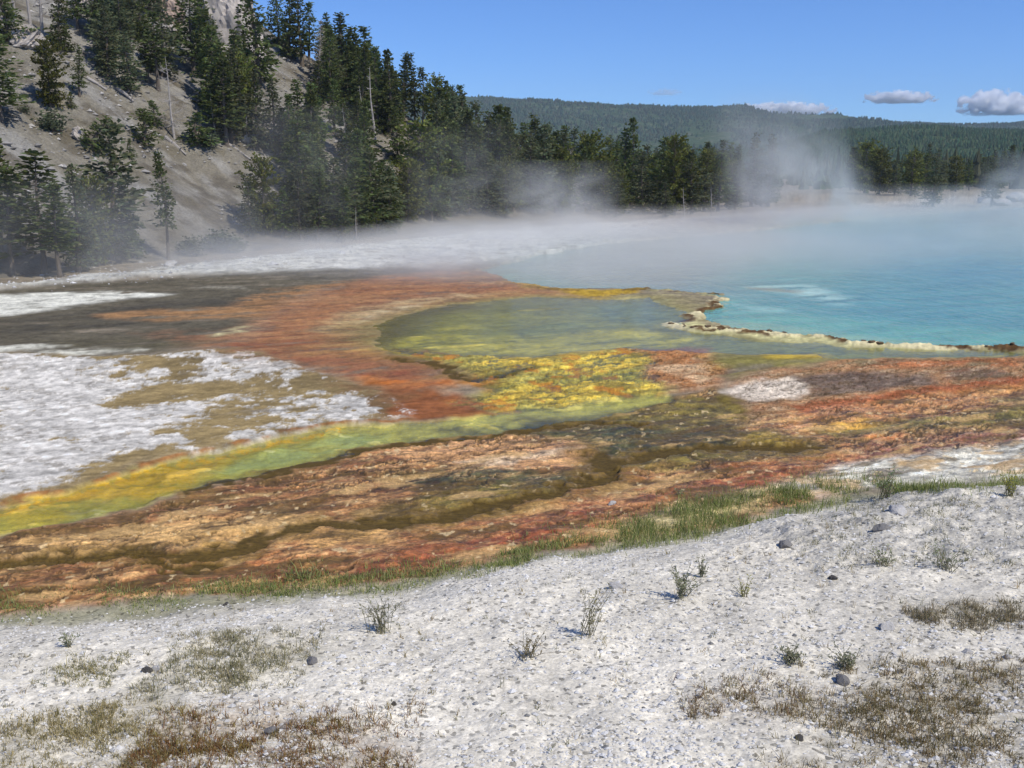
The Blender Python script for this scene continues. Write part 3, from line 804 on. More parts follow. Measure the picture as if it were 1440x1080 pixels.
# ------------------------------------------------------------------ far hills with their forests
def far_hill(name, yc, depth0, depth1, prof, xr, res, mat, amp, seed):
    xs = np.arange(xr[0], xr[1], res); ys = np.arange(yc - depth0, yc + depth1, res)
    YY, XX = np.meshgrid(ys, xs)
    x = XX.ravel(); y = YY.ravel()
    px = 720 + F * x / yc
    crest = -(9.0 if yc > 1000 else 2.5) + CAM_Z + (HOR - np.interp(px, [p_[0] for p_ in prof], [p_[1] for p_ in prof])) / F * yc
    s = (y - (yc - depth0)) / depth0
    zz = np.where(s < 1, crest * sstep(-0.05, 1.0, s) ** 0.9, crest * (1 - 0.5 * sstep(1, 1 + depth1 / depth0, s)))
    nz = (fbm(x / amp / 9, y / amp / 9, 4, seed) - 0.5) * amp * 2
    zz = zz + nz * sstep(0.05, 0.6, s) * np.where(s < 0.9, 1, 0.35) - 1.0
    me = np_mesh(name, np.stack([x, y, zz], 1), grid_quads(len(xs), len(ys))[:, ::-1], smooth=True)
    o = mesh_obj(name, me, mat); tag(o, kind='structure')
    def zf(qx, qy):
        ix = np.clip(((qx - xs[0]) / res).astype(int), 0, len(xs) - 1); iy = np.clip(((qy - ys[0]) / res).astype(int), 0, len(ys) - 1)
        return zz.reshape(len(xs), len(ys))[ix, iy]
    return zf


def hill_mat(name, a, b, c, s):
    k = N(name)
    pos = k.n('NewGeometry').outputs['Position']
    n1 = k.noise(pos, s, 5, 0.6); n2 = k.noise(pos, s * 9, 5, 0.7)
    cc = k.mix(k.rng(n1, 0.42, 0.58, 0, 1), tuple(lin(a)), tuple(lin(b)))
    cc = k.mix(k.rng(n2, 0.5, 0.66, 0, 1), cc, tuple(lin(c)))
    p = k.n('BsdfPrincipled', i_Base_Color=cc, i_Roughness=1.0, i_Specular_IOR_Level=0.0)
    bp = k.n('Bump', i_Height=n2, i_Strength=1.0, i_Distance=4.0)
    k.t.links.new(bp.outputs[0], p.inputs['Normal'])
    return k.surf(p.outputs[0])


RIDGE = [(-900, 120), (300, 128), (560, 134), (655, 140), (760, 145), (860, 149), (960, 151), (1012, 150), (1030, 156), (1050, 162), (1110, 163), (1130, 161), (1200, 168), (1290, 172), (1340, 176), (1440, 180), (1800, 186), (2600, 190)]
GREEN = [(-300, 235), (700, 226), (1000, 214), (1060, 205), (1120, 192), (1200, 184), (1280, 181), (1360, 184), (1440, 186), (1700, 184), (2300, 190)]
BLUE = [(600, 180), (1200, 178), (1330, 180), (1380, 174), (1420, 168), (1450, 164), (1600, 158), (1900, 166)]
z_green = far_hill('green_hill', 900, 480, 200, GREEN, (-500, 1100), 7.0, hill_mat('green_hill_cover', (62, 82, 52), (72, 90, 56), (96, 100, 74), 0.02), 7, 201)
z_ridge = far_hill('forest_ridge', 2000, 900, 300, RIDGE, (-1500, 2200), 14.0, hill_mat('forest_ridge_cover', (64, 82, 54), (72, 88, 60), (104, 106, 86), 0.008), 14, 202)
z_blue = far_hill('distant_mountain', 2750, 500, 200, BLUE, (200, 2300), 30.0, hill_mat('distant_mountain_cover', (60, 76, 60), (66, 82, 66), (74, 86, 74), 0.003), 22, 203)


def leaf_mat(name, col, spread=0.35, trans=0.25):
    k = N(name)
    cA = k.n('Attribute', attribute_name='Col').outputs['Color']
    rnd = k.n('ObjectInfo').outputs['Random']
    c = k.mix(1.0, cA, tuple(col), 'MULTIPLY')
    hs = k.n('HueSaturation', i_Color=c, i_Hue=k.rng(rnd, 0, 1, 0.485, 0.515), i_Value=k.rng(rnd, 0, 1, 1 - spread, 1 + spread))
    d = k.n('BsdfDiffuse', i_Color=hs.outputs[0])
    t = k.n('BsdfTranslucent', i_Color=hs.outputs[0])
    mx = k.n('MixShader', i_Fac=trans)
    k.t.links.new(d.outputs[0], mx.inputs[1]); k.t.links.new(t.outputs[0], mx.inputs[2])
    return k.surf(mx.outputs[0])


def cone_forest(name, px, py, pz_, h, w, mat, label):
    """many small conifers of a far wood that reads as one mass"""
    n = len(px); sides = 5; rings = 3
    a = rng.uniform(0, 6.28, n)
    V = np.zeros((n, rings * (sides + 1), 3)); T = []
    for r_ in range(rings):
        zb = 0.08 + r_ * 0.27; zt = zb + 0.42; rad_ = (1 - r_ * 0.27) * 0.5
        for s in range(sides):
            an = a + s * 2 * math.pi / sides + r_ * 0.6
            jit = rng.uniform(0.65, 1.2, n)
            V[:, r_ * (sides + 1) + s, 0] = px + np.cos(an) * w * rad_ * jit
            V[:, r_ * (sides + 1) + s, 1] = py + np.sin(an) * w * rad_ * jit
            V[:, r_ * (sides + 1) + s, 2] = pz_ + h * (zb + rng.uniform(-0.05, 0.05, n))
        V[:, r_ * (sides + 1) + sides, 0] = px + rng.uniform(-.06, .06, n) * w
        V[:, r_ * (sides + 1) + sides, 1] = py
        V[:, r_ * (sides + 1) + sides, 2] = pz_ + h * min(1, zt)
        for s in range(sides):
            T.append((r_ * (sides + 1) + s, r_ * (sides + 1) + (s + 1) % sides, r_ * (sides + 1) + sides))
    T = np.array(T)
    tris = (np.arange(n)[:, None, None] * (rings * (sides + 1)) + T[None]).reshape(-1, 3)
    me = np_mesh(name, V.reshape(-1, 3), tris=tris)
    cv = np.repeat(rng.uniform(0.75, 1.3, n), rings * (sides + 1))[:, None] * np.ones(3)
    warm_ = np.repeat(rng.uniform(0.8, 1.35, n), rings * (sides + 1)); cv[:, 0] *= warm_
    set_col(me, 'Col', cv)
    o = mesh_obj(name, me, mat); tag(o, label, 'forest', kind='stuff')


M_FAR = leaf_mat('far_needles', (0.068, 0.094, 0.054), 0.0, 0.1)
M_YOUNG = leaf_mat('young_needles', (0.068, 0.112, 0.054), 0.0, 0.1)


def scatter(zf, xr, yr, n, seed, thr):
    x = rng.uniform(*xr, n); y = rng.uniform(*yr, n)
    px_ = 720 + F * x / y
    k_ = (px_ > 380) & (px_ < 1800) & (fbm(x / 90, y / 90, 4, seed) > thr + rng.uniform(-.06, .06, n))
    return x[k_], y[k_], zf(x[k_], y[k_]) - 0.5


fx, fy, fz = scatter(z_ridge, (-600, 1600), (1130, 2020), 62000, 301, 0.33)
cone_forest('ridge_forest', fx, fy, fz, rng.uniform(3, 7, len(fx)), rng.uniform(5, 8, len(fx)), M_FAR, 'dark conifer forest covering the long ridge on the skyline')
fx, fy, fz = scatter(z_green, (-200, 760), (450, 905), 60000, 302, 0.22)
cone_forest('young_forest', fx, fy, fz, rng.uniform(2.2, 4.6, len(fx)), rng.uniform(2.0, 3.2, len(fx)), M_YOUNG, 'bright green young conifer regrowth on the low hill behind the steam')
# taller wood on the flat between the basin and the hills
x = rng.uniform(-30, 230, 1500); y = rng.uniform(190, 430, 1500)
kk = (fbm(x / 40, y / 40, 3, 303) > 0.44) & (720 + F * x / y > 640)
x = x[kk]; y = y[kk]
cone_forest('valley_forest', x, y, x * 0 - 0.3, rng.uniform(4, 8.5, len(x)), rng.uniform(2.2, 3.6, len(x)), M_FAR, 'hazy dark wood on the flat beyond the steaming pool')

# ------------------------------------------------------------------ trees
class MB:
    def __init__(s): s.v = []; s.q = []; s.t = []; s.c = []
    def add(s, vs, faces, c=(1, 1, 1)):
        o = len(s.v); s.v += [tuple(p_) for p_ in vs]; s.c += [c] * len(vs)
        for f in faces:
            (s.q if len(f) == 4 else s.t).append([o + i for i in f])
    def tube(s, pts, rads, n=6, c=(1, 1, 1)):
        o = len(s.v)
        for i, (p_, r_) in enumerate(zip(pts, rads)):
            d = (Vector(pts[min(i + 1, len(pts) - 1)]) - Vector(pts[max(i - 1, 0)])).normalized()
            a = d.orthogonal().normalized(); b_ = d.cross(a)
            for j in range(n):
                an = 2 * math.pi * j / n
                s.v.append(tuple(Vector(p_) + (a * math.cos(an) + b_ * math.sin(an)) * r_)); s.c.append(c)
        for i in range(len(pts) - 1):
            for j in range(n):
                s.q.append([o + i * n + j, o + i * n + (j + 1) % n, o + (i + 1) * n + (j + 1) % n, o + (i + 1) * n + j])
        s.t += [[o + (len(pts) - 1) * n + j, o + (len(pts) - 1) * n + (j + 1) % n, o + (len(pts) - 1) * n] for j in range(1, n - 1)]
    def mesh(s, name, mat, smooth=False):
        me = np_mesh(name, s.v, s.q if s.q else None, s.t if s.t else None, smooth)
        set_col(me, 'Col', np.array(s.c)); me.materials.append(mat)
        return me


M_BARK = simple_mat('bark', (0.14, 0.115, 0.09), 0.95, 0.4, 5, 0.6, attr='Col')
M_DEADWOOD = simple_mat('weathered_wood', (0.36, 0.33, 0.30), 0.95, 0.25, 6, 0.5, attr='Col')
M_GREEN = leaf_mat('conifer_needles', (0.108, 0.140, 0.056), 0.3, .40)
M_YGREEN = leaf_mat('yellowish_needles', (0.138, 0.158, 0.046), 0.3, .40)
M_BLUEG = leaf_mat('grey_green_needles', (0.130, 0.155, 0.092), 0.25, .40)
M_GREYN = leaf_mat('dead_twigs', (0.30, 0.28, 0.24), 0.2)


def conifer(seed, H=7.0, Rm=1.1, b0=0.15, shape='cone', dens=1.0, irr=0.3, twig=0.0, spray=1.0):
    rd = random.Random(seed)
    cr = MB(); tk = MB()
    lean = rd.uniform(-.05, .05), rd.uniform(-.05, .05)
    def axis(f): return Vector((lean[0] * H * f + 0.05 * math.sin(f * 7 + seed), lean[1] * H * f + 0.05 * math.cos(f * 6 + seed), H * f))
    n = 9
    tk.tube([axis(i / n) - Vector((0, 0, 0.25 if i == 0 else 0)) for i in range(n + 1)], [0.15 * (1 - 0.93 * i / n) * (1.35 if i == 0 else 1) for i in range(n + 1)], 7)
    nw = int(30 * dens)
    lop = rd.uniform(0, 6.28)
    for w in range(nw):
        f = b0 + (1 - b0) * (w + rd.uniform(-.4, .4)) / nw
        f = min(0.985, max(b0, f)); q = (f - b0) / (1 - b0)
        if shape == 'cone': prof = (1 - q) ** 0.85 * (0.75 + 0.25 * min(1, q * 8)) + 0.05
        elif shape == 'round': prof = max(0.08, math.sqrt(max(0, 1 - (1.9 * q - 0.85) ** 2)) * 0.95)
        else: prof = (0.45 + 0.55 * math.sin(math.pi * min(1, q * 1.05 + 0.12))) * (1 - q * 0.55)
        wh = rd.uniform(1 - irr, 1 + irr * 0.6)
        nb_ = rd.randint(4, 6)
        a0 = rd.uniform(0, 6.28)
        for b_ in range(nb_):
            if rd.random() < irr * 0.45: continue
            az = a0 + b_ * 6.283 / nb_ + rd.uniform(-.4, .4)
            L = Rm * prof * wh * rd.uniform(0.65, 1.2) * (1 + 0.22 * math.cos(az - lop))
            el = R(-18 + 55 * q ** 1.5 + rd.uniform(-12, 12))
            d = Vector((math.cos(az) * math.cos(el), math.sin(az) * math.cos(el), math.sin(el)))
            p0 = axis(f)
            tipz = Vector((0, 0, 0.14 * L))
            tk.tube([p0, p0 + d * L * 0.55, p0 + d * L * 0.95 + tipz], [0.022, 0.014, 0.006], 3)
            ns = max(2, int(L / 0.17))
            shade = rd.uniform(0.7, 1.25)
            for s_ in range(ns):
                fs = 0.18 + 0.85 * (s_ + rd.random()) / ns
                pc_ = p0 + d * L * fs + tipz * fs * fs
                for _k in range(3):
                    sd_ = Vector((rd.gauss(0, .7), rd.gauss(0, .7), rd.gauss(0.1, .5))) + d * 0.9
                    sd_.normalize()
                    ln = rd.uniform(.16, .34) * spray * (0.75 + 0.5 * (1 - q)); wd = rd.uniform(.05, .10) * spray
                    if twig: wd *= twig
                    sideV = sd_.cross(Vector((rd.gauss(0, 1), rd.gauss(0, 1), rd.gauss(0, 1)))).normalized() * wd
                    off = Vector((rd.gauss(0, .07), rd.gauss(0, .07), rd.gauss(0, .05)))
                    b1 = pc_ + off; cv = shade * rd.uniform(0.75, 1.3); yl = rd.uniform(0.9, 1.2)
                    cr.add([b1 - sideV * 0.5, b1 + sd_ * ln * 0.55 - sideV, b1 + sd_ * ln, b1 + sd_ * ln * 0.5 + sideV], [(0, 1, 2, 3)], (cv * yl, cv, cv * 0.9))
    for _ in range(9):
        f = rd.uniform(0.06, max(0.1, b0 + 0.1)); az = rd.uniform(0, 6.28); L = rd.uniform(.2, .6)
        p0 = axis(f); d = Vector((math.cos(az), math.sin(az), rd.uniform(-.4, .2)))
        tk.tube([p0, p0 + d * L], [0.018, 0.005], 3, (1.7, 1.7, 1.7))
    return cr, tk


def snag(seed, H=7.0, nb_=26, blen=0.8):
    rd = random.Random(seed)
    tk = MB(); brs = []
    n = 10; ph = rd.uniform(0, 6)
    lean = rd.uniform(-.06, .06), rd.uniform(-.06, .06)
    def axis(f): return Vector((lean[0] * H * f + .07 * math.sin(f * 6 + ph), lean[1] * H * f + .07 * math.cos(f * 5 + ph), H * f))
    tk.tube([axis(i / n) - Vector((0, 0, .25 if i == 0 else 0)) for i in range(n + 1)], [.14 * (1 - .9 * i / n) for i in range(n + 1)], 7)
    for i in range(nb_):
        br = MB(); brs.append(br)
        f = rd.uniform(.18, .97); az = rd.uniform(0, 6.28); L = blen * (1.15 - f) * rd.uniform(.5, 1.5)
        d = Vector((math.cos(az), math.sin(az), rd.uniform(-.35, .5))).normalized(); p0 = axis(f)
        mid = p0 + d * L * .6; end = p0 + d * L + Vector((0, 0, rd.uniform(-.1, .25) * L))
        br.tube([p0, mid, end], [.03, .02, .007], 4)
        for _ in range(6):
            s_ = rd.uniform(.3, .9); q0 = p0.lerp(end, s_); d2 = (d + Vector((rd.gauss(0, .7), rd.gauss(0, .7), rd.gauss(0, .5)))).normalized()
            br.tube([q0, q0 + d2 * L * .35], [.014, .005], 3)
    return brs, tk


def shrub(seed, H=1.2, Rm=0.9):
    rd = random.Random(seed)
    cr = MB(); tk = MB()
    for _ in range(9):
        az = rd.uniform(0, 6.28); r_ = rd.uniform(0, Rm * .8); hh = H * rd.uniform(.6, 1) * (1 - .4 * r_ / Rm)
        tip = Vector((math.cos(az) * r_, math.sin(az) * r_, hh))
        tk.tube([(0, 0, -.1), tip * .5 + Vector((0, 0, -.05)), tip], [.03, .02, .006], 4)
        for _k in range(60):
            s_ = rd.uniform(.25, 1.02); c0 = tip * s_ + Vector((rd.gauss(0, .14), rd.gauss(0, .14), rd.gauss(0, .1)))
            d = Vector((rd.gauss(0, 1), rd.gauss(0, 1), rd.gauss(.4, .7))).normalized(); sdv = d.cross(Vector((rd.gauss(0, 1), rd.gauss(0, 1), rd.gauss(0, 1)))).normalized() * rd.uniform(.03, .06)
            ln = rd.uniform(.1, .22); cv = rd.uniform(.65, 1.3)
            cr.add([c0 - sdv * .5, c0 + d * ln * .5 - sdv, c0 + d * ln, c0 + d * ln * .5 + sdv], [(0, 1, 2, 3)], (cv, cv, cv))
    return cr, tk


PROTO = {}


def proto(kind, i, name, crown, trunk, cmat, tmat, H, cname='crown'):
    parts = [('trunk', trunk.mesh('trunk', tmat))] + [(cname, c_.mesh(cname, cmat)) for c_ in (crown if isinstance(crown, list) else [crown])]
    PROTO.setdefault(kind, []).append((name, parts, H))


for i in range(3):
    proto('pine', i, 'pine_tree', *conifer(100 + i, 7, 1.15, 0.20, 'irr', 1.0, 0.42), M_GREEN, M_BARK, 7)
for i in range(3):
    proto('spruce', i, 'spruce_tree', *conifer(200 + i, 7, 1.25, 0.06, 'cone', 1.15, 0.22), M_GREEN, M_BARK, 7)
for i in range(2):
    proto('bushy', i, 'pine_tree', *conifer(300 + i, 6, 1.9, 0.10, 'round', 1.1, 0.35, spray=1.15), M_YGREEN, M_BARK, 6)
for i in range(2):
    proto('thin', i, 'pine_tree', *conifer(400 + i, 7, 0.62, 0.32, 'irr', 1.0, 0.5, spray=0.85), M_GREEN, M_BARK, 7)
for i in range(2):
    proto('greygreen', i, 'pine_tree', *conifer(500 + i, 7, 1.35, 0.08, 'irr', 1.1, 0.4), M_BLUEG, M_BARK, 7)
for i in range(2):
    proto('dead', i, 'dead_pine_tree', *conifer(600 + i, 7, 1.0, 0.08, 'cone', 1.0, 0.35, twig=0.4), M_GREYN, M_DEADWOOD, 7)
for i in range(3):
    proto('snag', i, 'dead_tree', *snag(700 + i, 7, 16, 0.95), M_DEADWOOD, M_DEADWOOD, 7, 'branch')
proto('bigsnag', 0, 'dead_tree', *snag(750, 7, 34, 2.2), M_DEADWOOD, M_DEADWOOD, 7, 'branch')
for i in range(2):
    proto('sapling', i, 'young_pine_tree', *conifer(800 + i, 2.6, 0.75, 0.03, 'cone', 0.6, 0.3, spray=0.8), M_GREEN, M_BARK, 2.6)
for i in range(2):
    proto('shrub', i, 'shrub', *shrub(900 + i), M_BLUEG, M_BARK, 1.1, 'foliage')

FIRST = {}
tr_rng = random.Random(5)


def tree_at(x, y, zb, h, kind, label, group, wid=1.0, lean=0.0):
    vi = tr_rng.randrange(len(PROTO[kind]))
    name, parts, H = PROTO[kind][vi]
    s = h / H
    if (kind, vi) not in FIRST:
        root = bpy.data.objects.new(name, None); root.empty_display_size = 0.3; COL.objects.link(root)
        [mesh_obj(pn, pm, None, root) for pn, pm in parts]
        FIRST[(kind, vi)] = root
    else:
        src = FIRST[(kind, vi)]
        root = src.copy(); COL.objects.link(root)
        for ch in list(src.children):
            c = ch.copy(); COL.objects.link(c); c.parent = root
    root.location = (x, y, zb - 0.05)
    w = wid * tr_rng.uniform(0.95, 1.12) * (1.45 if kind in ('pine', 'spruce', 'greygreen', 'thin') else 1.25)
    root.scale = (s * w, s * w, s)
    root.rotation_euler = (tr_rng.uniform(-.03, .03), lean + tr_rng.uniform(-.03, .03), tr_rng.uniform(0, 6.28) if abs(lean) < .01 else 0)
    for ch in root.children:
        if ch.name.startswith('trunk') and w > 1.2: ch.scale = (1.2 / w, 1.2 / w, 1)
    for kx in ('label', 'category', 'group'):
        if kx in root: del root[kx]
    cat = {'snag': 'dead tree', 'bigsnag': 'dead tree', 'dead': 'dead tree', 'shrub': 'shrub'}.get(kind, 'tree')
    tag(root, label, cat, group)
    return root


GH = 'trees on the scree hillside'; GS = 'trees on the spur skyline'; GF = 'trees along the foot of the hill'; GB = 'trees behind the basin'; GR = 'trees beyond the pool'
# (px base, py base, py top, kind, width, label, group)
TREES = [
    (2, 168, 48, 'pine', 1.5, 'broad pine with bent bare trunk at the far left edge of the scree', GH),
    (72, 152, 57, 'bushy', .62, 'yellow-green pine standing alone on bare scree, its lowest trunk bare', GH),
    (112, 138, 66, 'pine', 1.0, 'dark bushy pine right beside the lone yellow-green pine on the scree', GH),
    (99, 153, 128, 'sapling', 1, 'tiny sapling just below the dark bushy pine on the scree', GH),
    (35, 160, 146, 'shrub', 1, 'tiny grey-green shrub on open scree near the bent trunk pine', GH),
    (76, 186, 153, 'shrub', 1.2, 'wide low pine shrub sprawling on scree below the lone yellow-green pine', GH),
    (128, 205, 156, 'sapling', 1.4, 'leaning bright green young pine on the scree above the big steaming pine', GH),
    (152, 110, 8, 'greygreen', .9, 'tall grey-green pine, higher of the two broad ones high on the scree', GH),
    (182, 132, 46, 'greygreen', 1.2, 'broad grey-green pine, lower of the two broad ones high on the scree', GH),
    (198, 58, -45, 'spruce', .8, 'very dark spruce reaching out of the top beside the reddish crag', GH),
    (222, 128, 14, 'thin', 1.4, 'tall slim pine with long bare trunk below the reddish crag', GH),
    (210, 118, 30, 'thin', 1.2, 'slim dark pine close behind the long bare trunk pine', GH),
    (84, 72, -30, 'spruce', .7, 'dark green spruce beside the grey trunks high at upper left', GH),
    (12, 60, -60, 'spruce', .9, 'dark spruce in the upper left corner above pale rocks', GH),
    (22, 42, -90, 'snag', .8, 'leftmost of three tall grey trunks in the upper left corner', GH),
    (44, 52, -90, 'snag', .8, 'middle one of three tall grey trunks in the upper left corner', GH),
    (60, 46, -90, 'snag', .8, 'rightmost of three tall grey trunks in the upper left corner', GH),
    (110, 40, -40, 'pine', .9, 'pine at the top between grey trunks and the tall grey-green pine', GH),
    (134, 60, -20, 'greygreen', .8, 'pale grey-green pine cut by the top left of the tall pine pair', GH),
    (205, 204, 152, 'sapling', 1.5, 'dark green young pine, larger of a close pair in mid scree', GH),
    (218, 176, 141, 'sapling', 1.1, 'dark green young pine, smaller and higher of a close pair in mid scree', GH),
    (183, 222, 194, 'sapling', .8, 'small grey-green sapling on scree beside the big steaming pine', GH),
    (246, 196, 78, 'bigsnag', .75, 'big bare grey dead tree with spreading branches in mid scree', GH),
    (272, 104, -30, 'pine', 1.1, 'dark pine beside the reddish crag at the top of the scree', GH),
    (293, 104, -10, 'spruce', 1.0, 'full dark spruce just left of the tall grey crag', GH),
    (365, 118, -50, 'spruce', .75, 'very tall dark spruce just right of the tall grey crag', GH),
    (318, 205, 80, 'pine', 1.1, 'yellow-green topped pine, leftmost in the grove on the mid slope', GH),
    (340, 196, 76, 'bushy', .6, 'light green bushy pine in the middle of the grove on the mid slope', GH),
    (362, 210, 100, 'greygreen', .9, 'grey-green pine behind the pale bare trunk in the mid slope grove', GH),
    (386, 216, 112, 'greygreen', .9, 'smoky grey-green pine at the right side of the mid slope grove', GH),
    (408, 206, 150, 'thin', 1.5, 'short dark narrow pine at the right tip of the mid slope grove', GH),
    (398, 230, 150, 'spruce', .9, 'dark spruce below the short narrow pine beside the bare slope', GH),
    (303, 192, 124, 'snag', .9, 'forked pale snag at the left edge of the mid slope grove', GH),
    (348, 204, 128, 'snag', .6, 'straight pale bare trunk in front of the mid slope grove', GH),
    (276, 205, 158, 'sapling', 1.5, 'young pine with green top on scree left of the mid slope grove', GH),
    (292, 206, 182, 'shrub', 1.2, 'grey-green shrub at the foot of the young pine by the grove', GH),
    # skyline of the spur
    (392, 66, -34, 'spruce', .8, 'dark spruce, uppermost on the spur skyline beside the bare slope', GS),
    (408, 84, -25, 'spruce', .8, 'dark spruce, second from the top along the spur skyline', GS),
    (424, 92, -20, 'pine', .8, 'dark pine, third from the top along the spur skyline', GS),
    (436, 98, 2, 'thin', 1.2, 'narrow pine whose tip first clears the blue sky on the spur', GS),
    (449, 128, 26, 'dead', 1.0, 'pale grey dead-needled tree at the upper edge of the bare slope', GS),
    (446, 150, 84, 'spruce', 1.0, 'dark spruce below the pale grey dead-needled tree', GS),
    (466, 128, 20, 'pine', .8, 'pine just behind the pale grey dead-needled tree on the skyline', GS),
    (482, 132, 16, 'thin', 1.4, 'tall spire pine with highest tip right of the dead-needled tree', GS),
    (503, 146, 38, 'thin', 1.6, 'dark spire pine, left of two slim spires on the spur skyline', GS),
    (519, 150, 36, 'thin', 1.2, 'very slim spire, right of two slim spires on the spur skyline', GS),
    (533, 156, 76, 'pine', .7, 'lower pine in the dip right of the two slim spires', GS),
    (549, 190, 68, 'spruce', .9, 'full dark spruce right after the dip in the spur skyline', GS),
    (567, 172, 73, 'thin', 1.5, 'round-tipped pine right of the full dark skyline spruce', GS),
    (584, 180, 97, 'pine', .7, 'pine with greyish top midway down the spur skyline', GS),
    (596, 176, 94, 'thin', 1.2, 'slim dark pine next to the greyish topped pine on the skyline', GS),
    (612, 200, 108, 'bushy', .6, 'rounded pine with flat top low on the spur skyline', GS),
    (631, 208, 112, 'spruce', .8, 'dark broad spruce last before the lowest skyline spire', GS),
    (647, 206, 118, 'thin', 1.2, 'lowest slim spire at the right end of the spur skyline', GS),
    # spur face
    (438, 208, 152, 'pine', 1.0, 'smoky pine on the spur just right of the bare slope', GS),
    (470, 190, 110, 'pine', .9, 'pine in mid spur above the bare grey patch', GS),
    (492, 232, 140, 'pine', .9, 'bright green pine below the bare grey patch on the spur', GS),
    (488, 234, 150, 'snag', .7, 'pale bare trunk standing among green pines in mid spur', GS),
    (527, 200, 92, 'snag', .8, 'tall thin grey snag below the two slim spires', GS),
    (515, 214, 120, 'snag', .8, 'leaning grey snag left of the dark shaded spruce on the spur', GS),
    (596, 190, 120, 'snag', .7, 'pale snag above the small bare patch on the lower spur', GS),
    (560, 232, 150, 'spruce', .9, 'dark spruce directly left of the lower bare patch on the spur', GS),
    (516, 240, 150, 'pine', 1.0, 'broad green pine left of the small bare gap on the spur', GS),
    (600, 300, 172, 'bushy', .85, 'large bright green pine at the foot of the spur before the steam', GF),
    (574, 312, 226, 'bushy', .8, 'bright yellow-green bushy pine at the foot of the spur', GF),
    (625, 296, 190, 'spruce', 1.1, 'full green spruce right of the large bright pine at the spur foot', GF),
    # foot of the hill
    (18, 388, 232, 'thin', 1.5, 'pine with very long pale bare trunk at far left in steam', GF),
    (62, 386, 213, 'pine', 1.6, 'brownish broad pine standing in low steam at left', GF),
    (84, 391, 256, 'thin', 1.8, 'pale straight trunk with thin brown crown rising from left steam', GF),
    (112, 384, 232, 'greygreen', .8, 'grey ragged pine between the brownish pine and the big steaming pine', GF),
    (158, 366, 174, 'greygreen', 1.35, 'biggest dark pine at left, wrapped in steam to half height', GF),
    (138, 372, 250, 'bushy', .6, 'green pine against the left side of the biggest steaming pine', GF),
    (184, 362, 250, 'spruce', .9, 'dark ragged pine against the right side of the biggest steaming pine', GF),
    (238, 366, 212, 'thin', .75, 'thin ragged half-dead spire standing alone before pale scree', GF),
    (268, 360, 332, 'shrub', 1.3, 'low grey-green shrub left of the small round bush under the scree', GF),
    (308, 354, 322, 'shrub', 1.4, 'small round grey-green bush under the pale scree', GF),
    (330, 356, 334, 'shrub', 1.3, 'low bush right of the small round bush under the scree', GF),
    (374, 330, 222, 'bushy', .7, 'dark green bushy tree alone where scree meets forest', GF),
    (352, 332, 250, 'greygreen', .8, 'greyish pine hugging the left of the dark bushy lone tree', GF),
    (398, 336, 262, 'pine', 1.0, 'smoky pine just right of the dark bushy lone tree', GF),
    (424, 338, 230, 'greygreen', 1.0, 'smoky grey-green pine, first of the forest edge', GF),
    (448, 340, 238, 'pine', 1.1, 'pine, second along the forest edge from the bare scree', GF),
    (470, 340, 222, 'greygreen', 1.1, 'broad dusky pine, third along the forest edge', GF),
    (482, 342, 262, 'thin', 1.2, 'slim pine with dark lower trunk at the forest edge', GF),
    (500, 338, 224, 'pine', 1.2, 'dark broad pine behind pale trunks at the forest edge', GF),
    (502, 344, 290, 'snag', .6, 'short pale snag at the forest edge above the white rim', GF),
    (530, 332, 212, 'greygreen', 1.1, 'blue-grey pine in the middle of the forest edge', GF),
    (548, 330, 240, 'pine', 1.0, 'green pine left of the yellow-green bushy one at the spur foot', GF),
    # behind the basin
    (658, 300, 196, 'greygreen', 1.0, 'smoky pine at the right toe of the spur behind thin steam', GB),
    (684, 302, 214, 'greygreen', 1.2, 'grey pine wrapped in thin steam right of the spur toe', GB),
    (702, 292, 160, 'spruce', .8, 'tall hazy spruce, left of the tall hazy pair right of the spur', GB),
    (722, 294, 152, 'spruce', .8, 'tall hazy spruce, right of the tall hazy pair right of the spur', GB),
    (712, 306, 222, 'bushy', .7, 'rounded grey-green pine in front of the tall hazy pair', GB),
    (745, 298, 184, 'greygreen', 1.0, 'dusky pine above the small steam plume', GB),
    (766, 292, 178, 'pine', 1.0, 'dark flat-topped pine, left one behind the small steam plume', GB),
    (788, 292, 184, 'pine', 1.1, 'dark flat-topped pine, right one behind the small steam plume', GB),
    (806, 298, 206, 'dead', 1.0, 'greyish half-dead pine just right of the small steam plume', GB),
    (830, 296, 190, 'bushy', .75, 'bright rounded dark green pine with two tops behind the basin', GB),
    (851, 302, 226, 'greygreen', 1.0, 'lower grey-green pine right of the bright rounded pine', GB),
    (878, 294, 182, 'pine', .9, 'pine hugging the left of the tallest spire behind the basin', GB),
    (888, 294, 164, 'spruce', .75, 'tallest pointed spruce behind the basin', GB),
    (904, 302, 214, 'greygreen', 1.1, 'olive pine right of the tallest pointed spruce', GB),
    (926, 300, 194, 'pine', 1.2, 'broad dark pine midway along the grove behind the basin', GB),
    (948, 302, 192, 'bushy', .7, 'dark rounded pine left of the fallen pale branches behind the basin', GB),
    (972, 302, 210, 'greygreen', 1.1, 'grey-green pine above the fallen pale branches behind the basin', GB),
    (990, 298, 212, 'bushy', .7, 'yellow-green pine near the right end of the basin grove', GB),
    (1010, 298, 214, 'pine', 1.2, 'dark pine beside the big plume, last but one in the basin grove', GB),
    (1030, 292, 226, 'bushy', .7, 'rounded pine half swallowed by the big steam plume', GB),
    (866, 306, 250, 'greygreen', 1.2, 'short olive pine at the front of the grove behind the basin', GB),
    (936, 306, 256, 'greygreen', 1.2, 'short grey pine in front of the broad dark pine', GB),
    (1000, 304, 262, 'snag', .8, 'pale leafless snag low at the right of the basin grove', GB),
    (962, 304, 262, 'snag', 1.2, 'pale sprawling dead branches before the basin grove', GB),
    # beyond the pool
